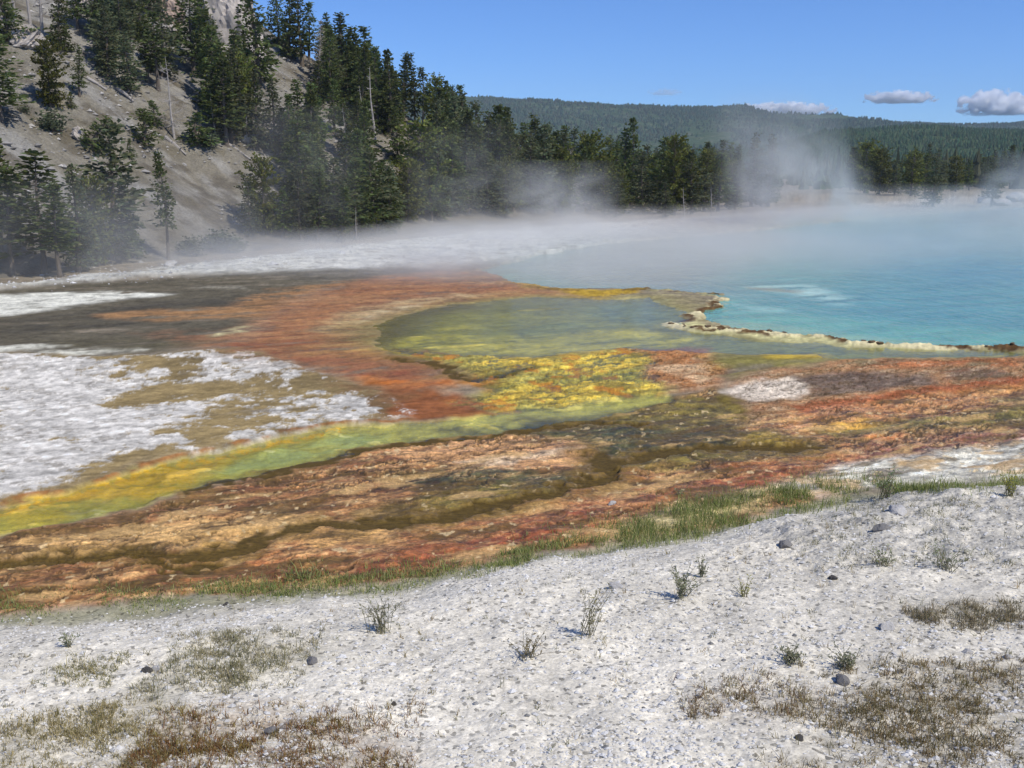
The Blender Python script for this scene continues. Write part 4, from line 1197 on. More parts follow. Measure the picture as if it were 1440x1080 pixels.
    (1058, 252, 188, 'greygreen', .9, 'faint grey pine seen through the top of the big plume, left', GR),
    (1082, 254, 190, 'greygreen', .9, 'faint grey pine seen through the top of the big plume, right', GR),
    (1196, 268, 206, 'pine', 1.1, 'dark pine at the left end of the grove beyond the pool', GR),
    (1216, 272, 201, 'bushy', .85, 'tallest rounded olive pine of the grove beyond the pool', GR),
    (1236, 274, 210, 'bushy', .8, 'rounded olive pine right of the tallest in the far grove', GR),
    (1258, 274, 226, 'greygreen', 1.2, 'low grey-green pine in the middle of the far grove', GR),
    (1280, 276, 214, 'bushy', .8, 'olive pine with bright flat crown in the far grove', GR),
    (1300, 274, 216, 'pine', 1.1, 'dark tipped pine right of the bright flat crown', GR),
    (1322, 268, 230, 'greygreen', 1.1, 'small grey pine in the gap of the far grove', GR),
    (1344, 270, 220, 'bushy', .75, 'olive green pine right of the gap in the far grove', GR),
    (1362, 268, 226, 'pine', 1.0, 'dark pine left of the thin plume at far right', GR),
    (1384, 266, 228, 'greygreen', 1.0, 'grey pine behind the thin plume at far right', GR),
    (1404, 266, 212, 'spruce', .9, 'blue-green spruce right of the thin plume', GR),
    (1420, 266, 204, 'pine', 1.0, 'dark pine near the right edge, taller of the last two', GR),
    (1438, 266, 206, 'spruce', .9, 'dark spruce cut by the right edge beyond the pool', GR),
]
taken = []
for px, py, top, kind, wid, label, grp in TREES:
    x, y, zb, dep = surf_hit(px, py)
    # true height so that the tip stands at the traced top
    d2 = ray(px, top)
    ztop = CAM_Z + d2[2] * (y / d2[1])
    h = max(0.4, ztop - zb)
    tree_at(x, y, zb, h, kind, label, grp, wid, 0.5 if 'leaning bright' in label else 0.0)
    taken.append((x, y))

# the packed stands between them: nothing tells these apart
fr_rng = random.Random(12)
FILL = [([(432, 60), (470, 90), (520, 130), (600, 180), (655, 215), (650, 300), (560, 330), (430, 335), (410, 250), (425, 180), (450, 150), (430, 100)], 150, (4.0, 7.2), 'dark green conifer packed in the dense forest on the spur', 'conifers packed on the spur', ('pine', 'spruce', 'spruce', 'pine', 'thin', 'greygreen')),
        ([(655, 262), (1040, 262), (1040, 296), (655, 304)], 115, (5.0, 8.2), 'dusky conifer packed deep in the grove behind the basin', 'conifers packed behind the basin', ('pine', 'greygreen', 'bushy')),
        ([(1190, 258), (1450, 254), (1450, 264), (1190, 268)], 40, (5.5, 8.5), 'olive green conifer packed in the grove beyond the pool', 'conifers packed beyond the pool', ('pine', 'greygreen', 'bushy')),
        ([(95, 20), (230, 20), (230, 110), (130, 115)], 8, (4, 6.5), 'grey-green conifer in the loose stand high on the scree', 'conifers high on the scree', ('pine', 'greygreen')),
        ([(300, 150), (400, 150), (410, 215), (310, 205)], 9, (4.5, 7), 'shaded conifer deep inside the mid slope grove', 'conifers deep in the mid slope grove', ('pine', 'spruce', 'greygreen')),
        ([(-60, 340), (10, 340), (10, 380), (-60, 380)], 4, (5, 7), 'steam-veiled conifer at the far left foot of the hill', 'conifers at the far left foot', ('pine', 'greygreen'))]
BARE = [(400, 60, 50, 70), (475, 170, 24, 22), (585, 185, 20, 18), (575, 215, 16, 34), (532, 205, 12, 26), (465, 255, 14, 12)]
for pts, n, hr, label, grp, kinds in FILL:
    P = np.array(pts, float)
    k_ = 0; tries = 0
    while k_ < n and tries < 4000:
        tries += 1
        px = fr_rng.uniform(P[:, 0].min(), P[:, 0].max()); py = fr_rng.uniform(P[:, 1].min(), P[:, 1].max())
        if not inside(P, np.array([px]), np.array([py]))[0]: continue
        x, y, zb, dep = surf_hit(px, py)
        hh = fr_rng.uniform(*hr); hp = hh * F / dep
        if any(abs(px - a) < c + 8 and b_ - d < py < b_ + d + hp * .9 for a, b_, c, d in BARE): continue
        if 400 < px < 660:
            lim = 14 + (px - 430) * .50 + fr_rng.uniform(0, 22)
            if py - hp < lim: hp = py - lim; hh = hp * dep / F
            if hh < 1.8: continue
        if any((x - a) ** 2 + (y - b_) ** 2 < 1.0 ** 2 for a, b_ in taken): continue
        kd = fr_rng.choice(kinds)
        tree_at(x, y, zb, hh * (0.75 if kd == 'bushy' else 1), kd, label, grp, fr_rng.uniform(.75, 1.05) * (.75 if kd == 'bushy' else 1))
        taken.append((x, y)); k_ += 1
print('trees', len(taken))

# ------------------------------------------------------------------ rocks
def rock_mesh(seed, sub=3, flat=0.6, rough=0.35, name='rock'):
    import bmesh
    bm_ = bmesh.new()
    bmesh.ops.create_icosphere(bm_, subdivisions=sub, radius=1)
    rd = np.random.default_rng(seed)
    pl = rd.normal(size=(14, 3)); pl /= np.linalg.norm(pl, axis=1)[:, None]; ds = rd.uniform(0.55, 0.95, 14)
    for v_ in bm_.verts:
        p_ = np.array(v_.co)
        for a, d in zip(pl, ds):
            t = p_ @ a
            if t > d: p_ = p_ - a * (t - d) * 0.9
        q = float(fbm(np.array(p_[0] * 2 + seed), np.array(p_[1] * 2 + p_[2] * 1.7), 4, seed))
        q2 = float(fbm(np.array(p_[0] * 7 + seed), np.array(p_[2] * 3 + p_[1] * 6), 4, seed + 5, .6)) if sub > 3 else .5
        p_ = p_ * (1 + (q - 0.5) * rough + (q2 - .5) * .5)
        v_.co = (p_[0], p_[1], p_[2] * flat)
    me = bpy.data.meshes.new(name); bm_.to_mesh(me); bm_.free()
    return me


M_ROCKW = simple_mat('pale_rock', (0.52, 0.50, 0.47), 0.9, 0.3, 4, 0.6, bscale=9)
M_ROCKG = simple_mat('grey_rock', (0.22, 0.21, 0.20), 0.9, 0.35, 4, 0.6, bscale=9)
M_ROCKD = simple_mat('dark_rock', (0.10, 0.092, 0.082), 0.9, 0.35, 4, 0.6, bscale=9)
M_CRAG = simple_mat('crag_rock', (0.40, 0.36, 0.32), 0.95, 0.5, 1.3, 0.9, bscale=3.0)
M_CRAGR = simple_mat('reddish_crag_rock', (0.38, 0.29, 0.23), 0.95, 0.45, 1.3, 0.9, bscale=3.0)


def rock(px, py, wpx, mat, seed, label, asp=0.75, flat=0.6, name='rock', cat='rock', onhill=False):
    if onhill: x, y, zb, dep = surf_hit(px, py)
    else:
        x, y = unproj(px, py, ground0); zb = gz(x, y); dep = math.hypot(x, y)
    s = wpx / F * dep / 2
    me = rock_mesh(seed, 5 if onhill else 3, 1.0, 0.5, name)
    o = mesh_obj(name, me, mat)
    o.location = (x, y, zb + s * flat * 0.35); o.scale = (s, s * asp, s * flat); o.rotation_euler = (0, 0, seed * 1.3)
    tag(o, label, cat)
    return o


ROCKS = [(1184, 958, 30, M_ROCKG, 'grey stone with pale sunlit top among dry weeds, lower right'),
         (1246, 886, 26, M_ROCKW, 'white angular stone beside the dark olive weed strip'),
         (1104, 768, 28, M_ROCKG, 'flat grey slab of stone just below the green grass strip'),
         (207, 944, 20, M_ROCKD, 'small dark stone on white gravel beside a pale one'),
         (220, 942, 18, M_ROCKW, 'small pale stone touching the small dark stone'),
         (438, 932, 24, M_ROCKG, 'grey stone at the right end of the olive weed patch'),
         (384, 1030, 24, M_ROCKG, 'grey stone lying within the rust-brown weeds'),
         (318, 852, 14, M_ROCKD, 'tiny black stone on white gravel near the grass edge'),
         (866, 828, 24, M_ROCKW, 'white stone on gravel left of the leafy green weed'),
         (1124, 1040, 20, M_ROCKD, 'black stone at the edge of the lower right weeds'),
         (554, 990, 12, M_ROCKD, 'tiny black pebble right above the rust-brown weeds'),
         (1240, 746, 30, M_ROCKG, 'long dark stone under the pale ledge near the grass'),
         (1262, 722, 40, M_ROCKW, 'long pale ledge stone at the edge of the bank'),
         (1362, 918, 18, M_ROCKW, 'small white stone, left of two at right edge'),
         (1418, 926, 16, M_ROCKW, 'small white stone, right of two at right edge'),
         (1172, 814, 16, M_ROCKD, 'small dark stone midway up the right gravel'),
         (860, 712, 16, M_ROCKW, 'small pale stone on the red mat beside the grass')]
for i, (px, py, w, m, lb) in enumerate(ROCKS):
    rock(px, py, w, m, 11 + i, lb, 0.7, 0.55)
CRAGS = [(330, 62, 90, M_CRAG, 'tall grey crag between two dark spruces high on the hill', 1.0, 1.5),
         (312, 100, 60, M_CRAG, 'lower grey rock block at the foot of the tall grey crag', 1.0, 1.0),
         (236, 26, 46, M_CRAGR, 'reddish crag at the top of the scree', 1.0, 1.2),
         (242, 56, 40, M_CRAG, 'layered pale rock below the reddish crag', 1.0, 0.7),
         (40, 62, 56, M_CRAG, 'pale broken rock below the three grey trunks', 1.0, 0.6),
         (14, 52, 30, M_CRAG, 'pale boulder at the upper left corner', 1.0, 0.6),
         (112, 196, 26, M_CRAG, 'pinkish boulder on the scree beside the leaning young pine', 1.0, 0.9),
         (130, 20, 60, M_CRAG, 'grey broken rock at the top between pines', 1.0, 0.6),
         (348, 200, 16, M_ROCKW, 'pale stone at the foot of the straight bare trunk', 1.0, 0.9),
         (292, 84, 40, M_CRAG, 'rough grey rock left below the tall grey crag', 1.0, 0.7)]
for i, (px, py, w, m, lb, a, fl) in enumerate(CRAGS):
    rock(px, py, w, m, 51 + i, lb, a, fl, 'crag' if w > 36 else 'boulder', 'rock', True)
rock(240, 376, 24, M_ROCKW, 81, 'white sinter knob on the rim under the thin half-dead spire', .8, .5, 'boulder')
for i, (px, py, w, lb) in enumerate([(1384, 286, 30, 'pale boulder, leftmost of the far rim rocks right of the pool'), (1408, 290, 26, 'pale boulder, middle of the far rim rocks right of the pool'), (1430, 284, 34, 'pale boulder, rightmost of the far rim rocks right of the pool')]):
    rock(px, py, w, M_ROCKW, 83 + i, lb, .8, .5, 'boulder')
# broken crust along the pool's lip
RIM_W = G([(930, 455), (985, 463), (1060, 469), (1150, 477), (1205, 485), (1300, 489), (1440, 491)], base_z)
M_CRUST = simple_mat('broken_crust', (0.15, 0.10, 0.055), 0.8, 0.5, 3, 0.5)
cm_ = [rock_mesh(120 + i, 2, 1, .5, 'crust_chunk') for i in range(3)]
first = [None] * 3
crng = random.Random(3)
for i in range(16):
    f = crng.uniform(0, len(RIM_W) - 1.01); a = int(f); p_ = RIM_W[a] * (1 - f + a) + RIM_W[a + 1] * (f - a)
    x = p_[0] + crng.gauss(0, .12); y = p_[1] + crng.gauss(0, .12)
    j = i % 3
    if first[j] is None: first[j] = o = mesh_obj('crust_chunk', cm_[j], M_CRUST)
    else: o = first[j].copy(); COL.objects.link(o)
    s = crng.uniform(.04, .10)
    o.location = (x, y, max(gz(x, y), -0.02) + s * .2); o.scale = (s * 1.5, s, s * .5); o.rotation_euler = (0, 0, crng.uniform(0, 6))
    tag(o, 'brown broken crust chunk on the creamy lip of the turquoise pool', 'rock', 'crust chunks along the pool lip')

# fallen logs on the scree
LOGS = [((312, 200), (352, 226), 'grey fallen log on scree below the mid slope grove, nearest the grove'), ((232, 196), (262, 220), 'thin grey fallen log below the big bare dead tree'),
        ((122, 112), (150, 130), 'dark fallen log under the tall grey-green pine'), ((165, 128), (188, 146), 'dark fallen log below the two broad grey-green pines'),
        ((400, 236), (424, 250), 'dark fallen log at the right edge of scree beside smoke'), ((232, 72), (268, 96), 'brown fallen log under the reddish crag')]
for a, b_, lb in LOGS:
    xa, ya, za, _d = surf_hit(*a); xb, yb, zb, _d = surf_hit(*b_)
    mb = MB(); L = math.dist((xa, ya, za), (xb, yb, zb))
    mb.tube([(0, 0, 0), (L * .5, .05, .03), (L, 0, 0)], [.13, .10, .05], 8)
    for q in range(6):
        s_ = fr_rng.uniform(.2, .95) * L
        mb.tube([(s_, 0, 0), (s_ + .15, fr_rng.uniform(-.3, .3), fr_rng.uniform(.1, .4))], [.03, .01], 4)
    o = mesh_obj('fallen_log', mb.mesh('fallen_log', M_DEADWOOD), None)
    d = Vector((xb - xa, yb - ya, zb - za))
    o.rotation_euler = d.to_track_quat('X', 'Z').to_euler(); o.location = (xa, ya, za + .1)
    tag(o, lb, 'log')

# scree stones: nobody could count them
def stones(name, xs, ys, zs, sz, cols, mat, label, cat, flat=0.6):
    n = len(xs)
    # squashed, jittered octahedron-like stones
    dirs = np.array([(1, 0, 0), (.3, .95, 0), (-.8, .6, 0), (-.8, -.6, 0), (.3, -.95, 0), (0.1, 0, 1), (0, 0, -1)], float)
    T = np.array([(0, 1, 5), (1, 2, 5), (2, 3, 5), (3, 4, 5), (4, 0, 5), (1, 0, 6), (2, 1, 6), (3, 2, 6), (4, 3, 6), (0, 4, 6)])
    a = rng.uniform(0, 6.28, n)
    jit = rng.uniform(.65, 1.25, (n, 7))
    V = dirs[None] * jit[:, :, None]
    c, s_ = np.cos(a)[:, None], np.sin(a)[:, None]
    vx = V[:, :, 0] * c - V[:, :, 1] * s_; vy = V[:, :, 0] * s_ + V[:, :, 1] * c
    tilt = rng.uniform(-.4, .4, (n, 1))
    out = np.stack([xs[:, None] + vx * sz[:, None], ys[:, None] + vy * sz[:, None] * .8, zs[:, None] + (V[:, :, 2] * flat + vx * tilt * .5) * sz[:, None]], -1)
    tris = (np.arange(n)[:, None, None] * 7 + T[None]).reshape(-1, 3)
    me = np_mesh(name, out.reshape(-1, 3), tris=tris)
    set_col(me, 'Col', np.repeat(cols, 7, 0))
    o = mesh_obj(name, me, mat); tag(o, label, cat, kind='stuff')


M_STONE = simple_mat('loose_stones', (1, 1, 1), 0.9, 0.12, 30, attr='Col')


def gz_arr(x, y): return np.array([gz(a, b_) for a, b_ in zip(x, y)])


n = 60000
r_ = 1 / rng.uniform(1 / 18.0, 1 / 5.2, n); a_ = np.radians(rng.uniform(-29, 29, n))
gx, gy = r_ * np.sin(a_), r_ * np.cos(a_)
den = fbm(gx * .9, gy * .9, 4, 401)
kk = (bank_d(gx, gy) > 0.25) & (den + rng.uniform(-.25, .25, n) > .42)
gx, gy = gx[kk], gy[kk]
sz = rng.gamma(1.8, .0046, len(gx)) + .004
sz = np.minimum(sz, .05)
val = np.where(rng.random(len(gx)) < .08, rng.uniform(.16, .34, len(gx)), rng.uniform(.52, .74, len(gx)))
cl = val[:, None] * np.array([1, .985, .95])
stones('gravel', gx, gy, gz_arr(gx, gy) + sz * .15, sz, cl, M_STONE, 'loose white and grey gravel covering the near bank', 'gravel')
n = 9000
su = rng.uniform(-5, 60, n); sv = rng.uniform(.5, 40, n)
sx = U0[0] + su * UD[0] + sv * VD[0]; sy = U0[1] + su * UD[1] + sv * VD[1]
kk = fbm(sx * .25, sy * .25, 4, 411) > .47
sx, sy = sx[kk], sy[kk]; sz = rng.gamma(1.6, .045, len(sx)) + .03
val = rng.uniform(.16, .5, len(sx))
stones('scree_stones', sx, sy, hill_z(sx, sy) + sz * .1, sz, val[:, None] * np.array([1, .95, .88]), M_STONE, 'loose grey stones scattered over the scree hillside', 'scree')
# rubble on the far white rim
n = 1800
ex = G([(0, 404), (240, 380), (500, 352), (650, 336), (840, 322), (1000, 312), (1100, 304), (1440, 280)], base_z)
f = rng.uniform(0, len(ex) - 1.001, n); i0 = f.astype(int); w = (f - i0)[:, None]
pp = ex[i0] * (1 - w) + ex[i0 + 1] * w + rng.normal(0, 1.6, (n, 2))
sz = rng.gamma(1.5, .022, n) + .02
stones('rim_rubble', pp[:, 0], pp[:, 1], gz_arr(pp[:, 0], pp[:, 1]), sz, rng.uniform(.3, .75, n)[:, None] * np.array([1, .99, .97]), M_STONE, 'white sinter rubble along the far rim of the basin', 'rubble')

# ------------------------------------------------------------------ grass and dry ground cover
def blades(name, xs, ys, hs, ws, cols, mat, label, lean=.35, cat='grass'):
    n = len(xs)
    zs = gz_arr(xs, ys)
    a = rng.uniform(0, 6.28, n); la = rng.uniform(0, 6.28, n); l = rng.uniform(.05, lean, n) * hs
    dx, dy = np.cos(a) * ws, np.sin(a) * ws
    lx, ly = np.cos(la) * l, np.sin(la) * l
    P = np.zeros((n, 5, 3))
    for j, (sg, fh) in enumerate(((-1, 0), (1, 0), (-.7, .55), (.7, .55), (0, 1))):
        P[:, j, 0] = xs + dx * sg + lx * fh ** 2; P[:, j, 1] = ys + dy * sg + ly * fh ** 2; P[:, j, 2] = zs - .01 + hs * fh
    b0 = np.arange(n)[:, None] * 5
    me = np_mesh(name, P.reshape(-1, 3), quads=(b0 + np.array([0, 1, 3, 2])), tris=(b0 + np.array([2, 3, 4])))
    set_col(me, 'Col', np.repeat(cols, 5, 0))
    o = mesh_obj(name, me, mat); tag(o, label, cat, kind='stuff')


def blade_mat(name):
    k = N(name)
    cA = k.n('Attribute', attribute_name='Col').outputs['Color']
    d = k.n('BsdfDiffuse', i_Color=cA); t = k.n('BsdfTranslucent', i_Color=cA)
    mx = k.n('MixShader', i_Fac=.35)
    k.t.links.new(d.outputs[0], mx.inputs[1]); k.t.links.new(t.outputs[0], mx.inputs[2])
    return k.surf(mx.outputs[0])


M_BLADE = blade_mat('grass_blades')


def mixcol(n, a, b_, t=None):
    t = rng.random(n) if t is None else t
    return (lin(a) * (1 - t[:, None]) + lin(b_) * t[:, None]) * rng.uniform(.7, 1.25, n)[:, None]


# green strip along the edge of the bank; (px, py, half width m, height, density)
LINE = [(-60, 860, .28, .10, .7), (100, 852, .25, .10, .8), (220, 842, .28, .10, .6), (330, 832, .24, .13, .9), (420, 826, .30, .14, 1), (560, 816, .32, .13, 1), (700, 796, .34, .13, .9), (760, 776, .36, .16, .9), (860, 762, .42, .22, 1.2), (960, 738, .48, .28, 1.5), (1060, 716, .45, .28, 1.5), (1150, 698, .40, .26, 1.3), (1240, 688, .38, .26, 1.0), (1330, 688, .45, .18, .8), (1440, 678, .40, .18, .8), (1560, 668, .4, .18, .8)]
LP = np.array([[*unproj(a, b_, ground0), c, d, e] for a, b_, c, d, e in LINE])
n = 46000
f = rng.uniform(0, len(LP) - 1.001, n); i0 = f.astype(int); w = (f - i0)[:, None]
Q = LP[i0] * (1 - w) + LP[i0 + 1] * w
kk = rng.random(n) < Q[:, 4] / 1.5
Q = Q[kk]; n = len(Q)
xs = Q[:, 0] + rng.normal(0, .12, n); ys = Q[:, 1] + rng.normal(0, .55, n) * Q[:, 2] * 1.6
cl_ = fbm(xs * 2.2, ys * 2.2, 3, 421)
kk = cl_ + rng.uniform(-.14, .14, n) > .44
xs, ys, Q, cl_ = xs[kk], ys[kk], Q[kk], cl_[kk]; n = len(xs)
hs = Q[:, 3] * rng.gamma(5, .085, n) * (.55 + cl_)
blades('grass_strip', xs, ys, hs, rng.uniform(.003, .0065, n), mixcol(n, (120, 142, 72), (186, 178, 128), np.clip(rng.beta(1.2, 1.8, n), 0, 1)), M_BLADE, 'strip of green grass along the edge of the white bank', .9)

COVER = [('rust_ground_cover', [(215, 1020), (330, 992), (430, 990), (530, 1030), (580, 1090), (190, 1090)], 11000, (.03, .09), (124, 92, 62), (122, 108, 66), 'rust-brown dry weeds matted on the gravel', .50),
         ('olive_ground_cover', [(-20, 1035), (190, 985), (260, 990), (230, 1090), (-20, 1090)], 8000, (.03, .08), (128, 120, 82), (150, 138, 104), 'olive dry ground cover on gravel left of the rust-brown weeds', .49),
         ('sparse_ground_cover', [(270, 925), (290, 895), (395, 885), (440, 925), (320, 955), (210, 985), (190, 965)], 7000, (.03, .09), (120, 118, 88), (140, 132, 104), 'greyish olive weeds in a slanting patch on white gravel', .49),
         ('weedy_ground_cover', [(1110, 1010), (1200, 945), (1460, 925), (1460, 1090), (1080, 1090)], 15000, (.03, .09), (112, 104, 72), (132, 116, 88), 'dry grey-brown weeds over the gravel at lower right', .50),
         ('dark_ground_cover', [(1275, 866), (1340, 848), (1460, 850), (1460, 885), (1350, 874)], 4200, (.04, .11), (116, 110, 84), (130, 118, 96), 'dark olive weed strip on gravel at the right edge', .46),
         ('thin_ground_cover', [(950, 985), (1020, 952), (1115, 962), (1115, 1008), (990, 1012)], 2600, (.03, .08), (120, 100, 80), (130, 120, 86), 'thin brown weeds on the gravel below the centre right', .54),
         ('faint_ground_cover', [(50, 940), (90, 920), (160, 925), (150, 965), (80, 965)], 1500, (.03, .08), (118, 116, 78), (140, 132, 96), 'faint thin weeds on white gravel at left', .50),
         ('scattered_ground_cover', [(1090, 760), (1230, 700), (1460, 700), (1460, 800), (1200, 810)], 3600, (.03, .09), (108, 108, 86), (124, 122, 90), 'scattered grey-green weeds between stones at the right bank', .55)]
COVER.append(('dry_sprigs', [(-60, 880), (300, 860), (700, 830), (1000, 770), (1460, 690), (1500, 1100), (-60, 1100)], 5200, (.03, .085), (118, 116, 84), (140, 124, 92), 'tiny dry sprigs scattered all over the white gravel', .585))
for nm, pts, n, hr, ca, cb, lb, th in COVER:
    P = G(pts)
    nt_ = n * 2
    cx = rng.uniform(P[:, 0].min(), P[:, 0].max(), nt_); cy_ = rng.uniform(P[:, 1].min(), P[:, 1].max(), nt_)
    wxx = cx + (fbm(cx * 1.4, cy_ * 1.4, 3, 431) - .5) * .9; wyy = cy_ + (fbm(cx * 1.4, cy_ * 1.4, 3, 432) - .5) * .9
    m = pmask(P, wxx, wyy, .7)
    kk = (rng.random(nt_) < m ** 1.5) & (fbm(cx * 3.2, cy_ * 3.2, 5, 433, .65) + rng.normal(0, .17, nt_) > th + .05)
    cx, cy_ = cx[kk][:n // 8], cy_[kk][:n // 8]
    kb = 7
    big_ = rng.gamma(3, .33, len(cx))
    xs = np.repeat(cx, kb) + rng.normal(0, .022, len(cx) * kb); ys = np.repeat(cy_, kb) + rng.normal(0, .022, len(cx) * kb); n = len(xs)
    tt = np.clip(np.repeat(rng.random(len(cx)), kb) * 1.5 - .25 + rng.normal(0, .25, n), -.3, 1.3)
    blades(nm, xs, ys, rng.uniform(*hr, n) * .8 * np.repeat(np.clip(big_, .35, 1.6), kb), rng.uniform(.002, .0045, n), np.clip(mixcol(n, np.array(ca) * 1.15, np.array(cb) * 1.22, tt), .02, .8), M_BLADE, lb, 1.3, 'weeds')


# single weeds: a stem part and a leaf part
M_WEED = leaf_mat('weed_leaves', (0.27, 0.28, 0.17), .15, .35)
M_STEM = simple_mat('weed_stems', (.17, .155, .09), .9, .2, 10, attr='Col')


def weed(px, py, hpx, wpx, nst, leafy, seed, label, tint=(1, 1, 1)):
    rd = random.Random(seed)
    x, y = unproj(px, py, ground0); zb = gz(x, y); dep = math.hypot(x, y)
    H = hpx / F * dep * 1.08; W = wpx / F * dep / 2 * 1.2
    st = MB(); lf = MB()
    for i in range(nst):
        az = rd.uniform(0, 6.28); r_ = W * rd.uniform(.15, 1); h = H * rd.uniform(.5, 1)
        b0 = Vector((rd.gauss(0, W * .18), rd.gauss(0, W * .18), -.01)); tip = Vector((math.cos(az) * r_, math.sin(az) * r_, h))
        mid = b0.lerp(tip, .5) + Vector((0, 0, h * .12))
        st.tube([b0, mid, tip], [.0035, .0028, .0012], 4)
        for _ in range(int(leafy * .6)):
            f_ = rd.uniform(.1, 1); c0 = (b0.lerp(mid, f_ * 2) if f_ < .5 else mid.lerp(tip, f_ * 2 - 1))
            d = Vector((rd.gauss(0, 1), rd.gauss(0, 1), rd.gauss(.6, .5))).normalized(); ln = rd.uniform(.02, .05); sdv = d.cross(Vector((rd.gauss(0, 1), rd.gauss(0, 1), rd.gauss(0, 1)))).normalized() * ln * .17
            cv = rd.uniform(.7, 1.3)
            lf.add([c0, c0 + d * ln * .5 - sdv, c0 + d * ln, c0 + d * ln * .5 + sdv], [(0, 1, 2, 3)], (cv * tint[0], cv * tint[1], cv * tint[2]))
    root = bpy.data.objects.new('weed', None); COL.objects.link(root); root.location = (x, y, zb)
    mesh_obj('stems', st.mesh('stems', M_STEM), None, root); mesh_obj('leaves', lf.mesh('leaves', M_WEED), None, root)
    tag(root, label, 'weed')


weed(536, 888, 55, 62, 26, 16, 1, 'tall grey-green weed tuft right of the olive weed patch')
weed(958, 842, 46, 52, 20, 34, 2, 'leafy green weed right of a white stone on gravel')
weed(988, 812, 34, 24, 10, 24, 3, 'small upright green weed just behind the leafy green weed')
weed(828, 896, 88, 70, 16, 20, 4, 'sparse tall spindly weed in the middle of the gravel', (1.1, 1, .9))
weed(1046, 838, 26, 36, 10, 18, 5, 'small yellowish weed right of the leafy green weed', (1.3, 1.15, .8))
weed(1112, 932, 22, 54, 26, 14, 6, 'low olive tuft between gravel and lower right weeds')
weed(745, 926, 36, 84, 22, 12, 7, 'low straggly weed left below the spindly weed', (1.2, 1, .9))
weed(1190, 938, 30, 52, 24, 18, 8, 'low green tuft above the grey stone at lower right')
weed(1246, 700, 44, 46, 40, 10, 9, 'dark green grass tuft standing tallest in the bank strip', (.7, 1, .6))
weed(1420, 700, 34, 34, 20, 26, 10, 'bright yellow-green tuft at the right end of the grass strip', (1.6, 1.6, .5))
weed(96, 912, 20, 28, 10, 14, 11, 'tiny weed on white gravel at left')
weed(960, 700, 12, 30, 8, 10, 12, 'tiny tuft on the red mat above the grass strip')
weed(1330, 800, 34, 60, 22, 12, 13, 'grey straggly weed on stony gravel at right', (.9, .95, .9))
weed(1240, 796, 26, 50, 18, 10, 14, 'low grey-green weed left of the straggly one at right', (.9, .95, .8))

# ------------------------------------------------------------------ steam
def steam(name, lo, hi, dens, scale, base, label, lean=0.0, thr=(.42, .70), zpow=1.0, seed=0.0, edge=0.25, color=(.87, .875, .865), taper=0.0):
    """box of drifting vapour: density falls off to the sides and upwards, broken by noise"""
    k = N(name + '_vapour')
    cx, cy = (lo[0] + hi[0]) / 2, (lo[1] + hi[1]) / 2
    sx, sy, sz_ = (hi[0] - lo[0]) / 2, (hi[1] - lo[1]) / 2, hi[2] - lo[2]
    oc = k.n('TexCoord').outputs['Object']
    sp = k.n('SeparateXYZ', i_Vector=oc)
    hz = k.math('DIVIDE', sp.outputs[2], sz_)
    xx = k.math('SUBTRACT', k.math('DIVIDE', sp.outputs[0], sx), k.math('MULTIPLY', hz, lean))
    xx = k.math('SUBTRACT', k.math('MULTIPLY', k.math('DIVIDE', sp.outputs[0], sx), 1 + abs(lean)), k.math('MULTIPLY', hz, lean))
    if taper:
        torn = k.math('MULTIPLY', k.math('SUBTRACT', k.noise(oc, .16, 3, .6), .5), 1.1)
        xx = k.math('ADD', k.math('MULTIPLY', xx, 1.25), torn)
    if taper: xx = k.math('DIVIDE', xx, k.math('SUBTRACT', 1.0, k.math('MULTIPLY', hz, taper)))
    yy = k.math('DIVIDE', sp.outputs[1], sy)
    r2 = k.math('ADD', k.math('MULTIPLY', xx, xx), k.math('MULTIPLY', yy, yy))
    side = k.n('MapRange', i_Value=r2, i_From_Min=1.0, i_From_Max=edge, i_To_Min=0.0, i_To_Max=1.0, interpolation_type='SMOOTHSTEP').outputs[0]
    top = k.math('POWER', k.math('SUBTRACT', 1.0, hz, clamp=True), zpow)
    mp = k.n('Mapping', i_Vector=oc, i_Location=(seed, seed * .7, 0), i_Scale=(1.0, 1, 1.15), i_Rotation=(0, R(35), 0))
    nz = k.noise(mp.outputs[0], scale, 5, .6, 1.1)
    nn = k.rng(nz, thr[0], thr[1], 0, 1)
    nn = k.math('MAXIMUM', nn, base)
    dd = k.math('MULTIPLY', k.math('MULTIPLY', side, top), k.math('MULTIPLY', nn, dens))
    v_ = k.n('VolumePrincipled', i_Color=(*color, 1), i_Density=dd, i_Anisotropy=.1)
    m = k.vol(v_.outputs[0]); m.cycles.volume_step_rate = .3
    vs = [(a, b_, c) for c in (0, sz_) for b_ in (-sy, sy) for a in (-sx, sx)]
    me = np_mesh(name, vs, [(0, 2, 3, 1), (4, 5, 7, 6), (0, 1, 5, 4), (2, 6, 7, 3), (0, 4, 6, 2), (1, 3, 7, 5)])
    o = mesh_obj(name, me, m); o.location = (cx, cy, lo[2])
    tag(o, label, 'steam', kind='stuff')
    return o


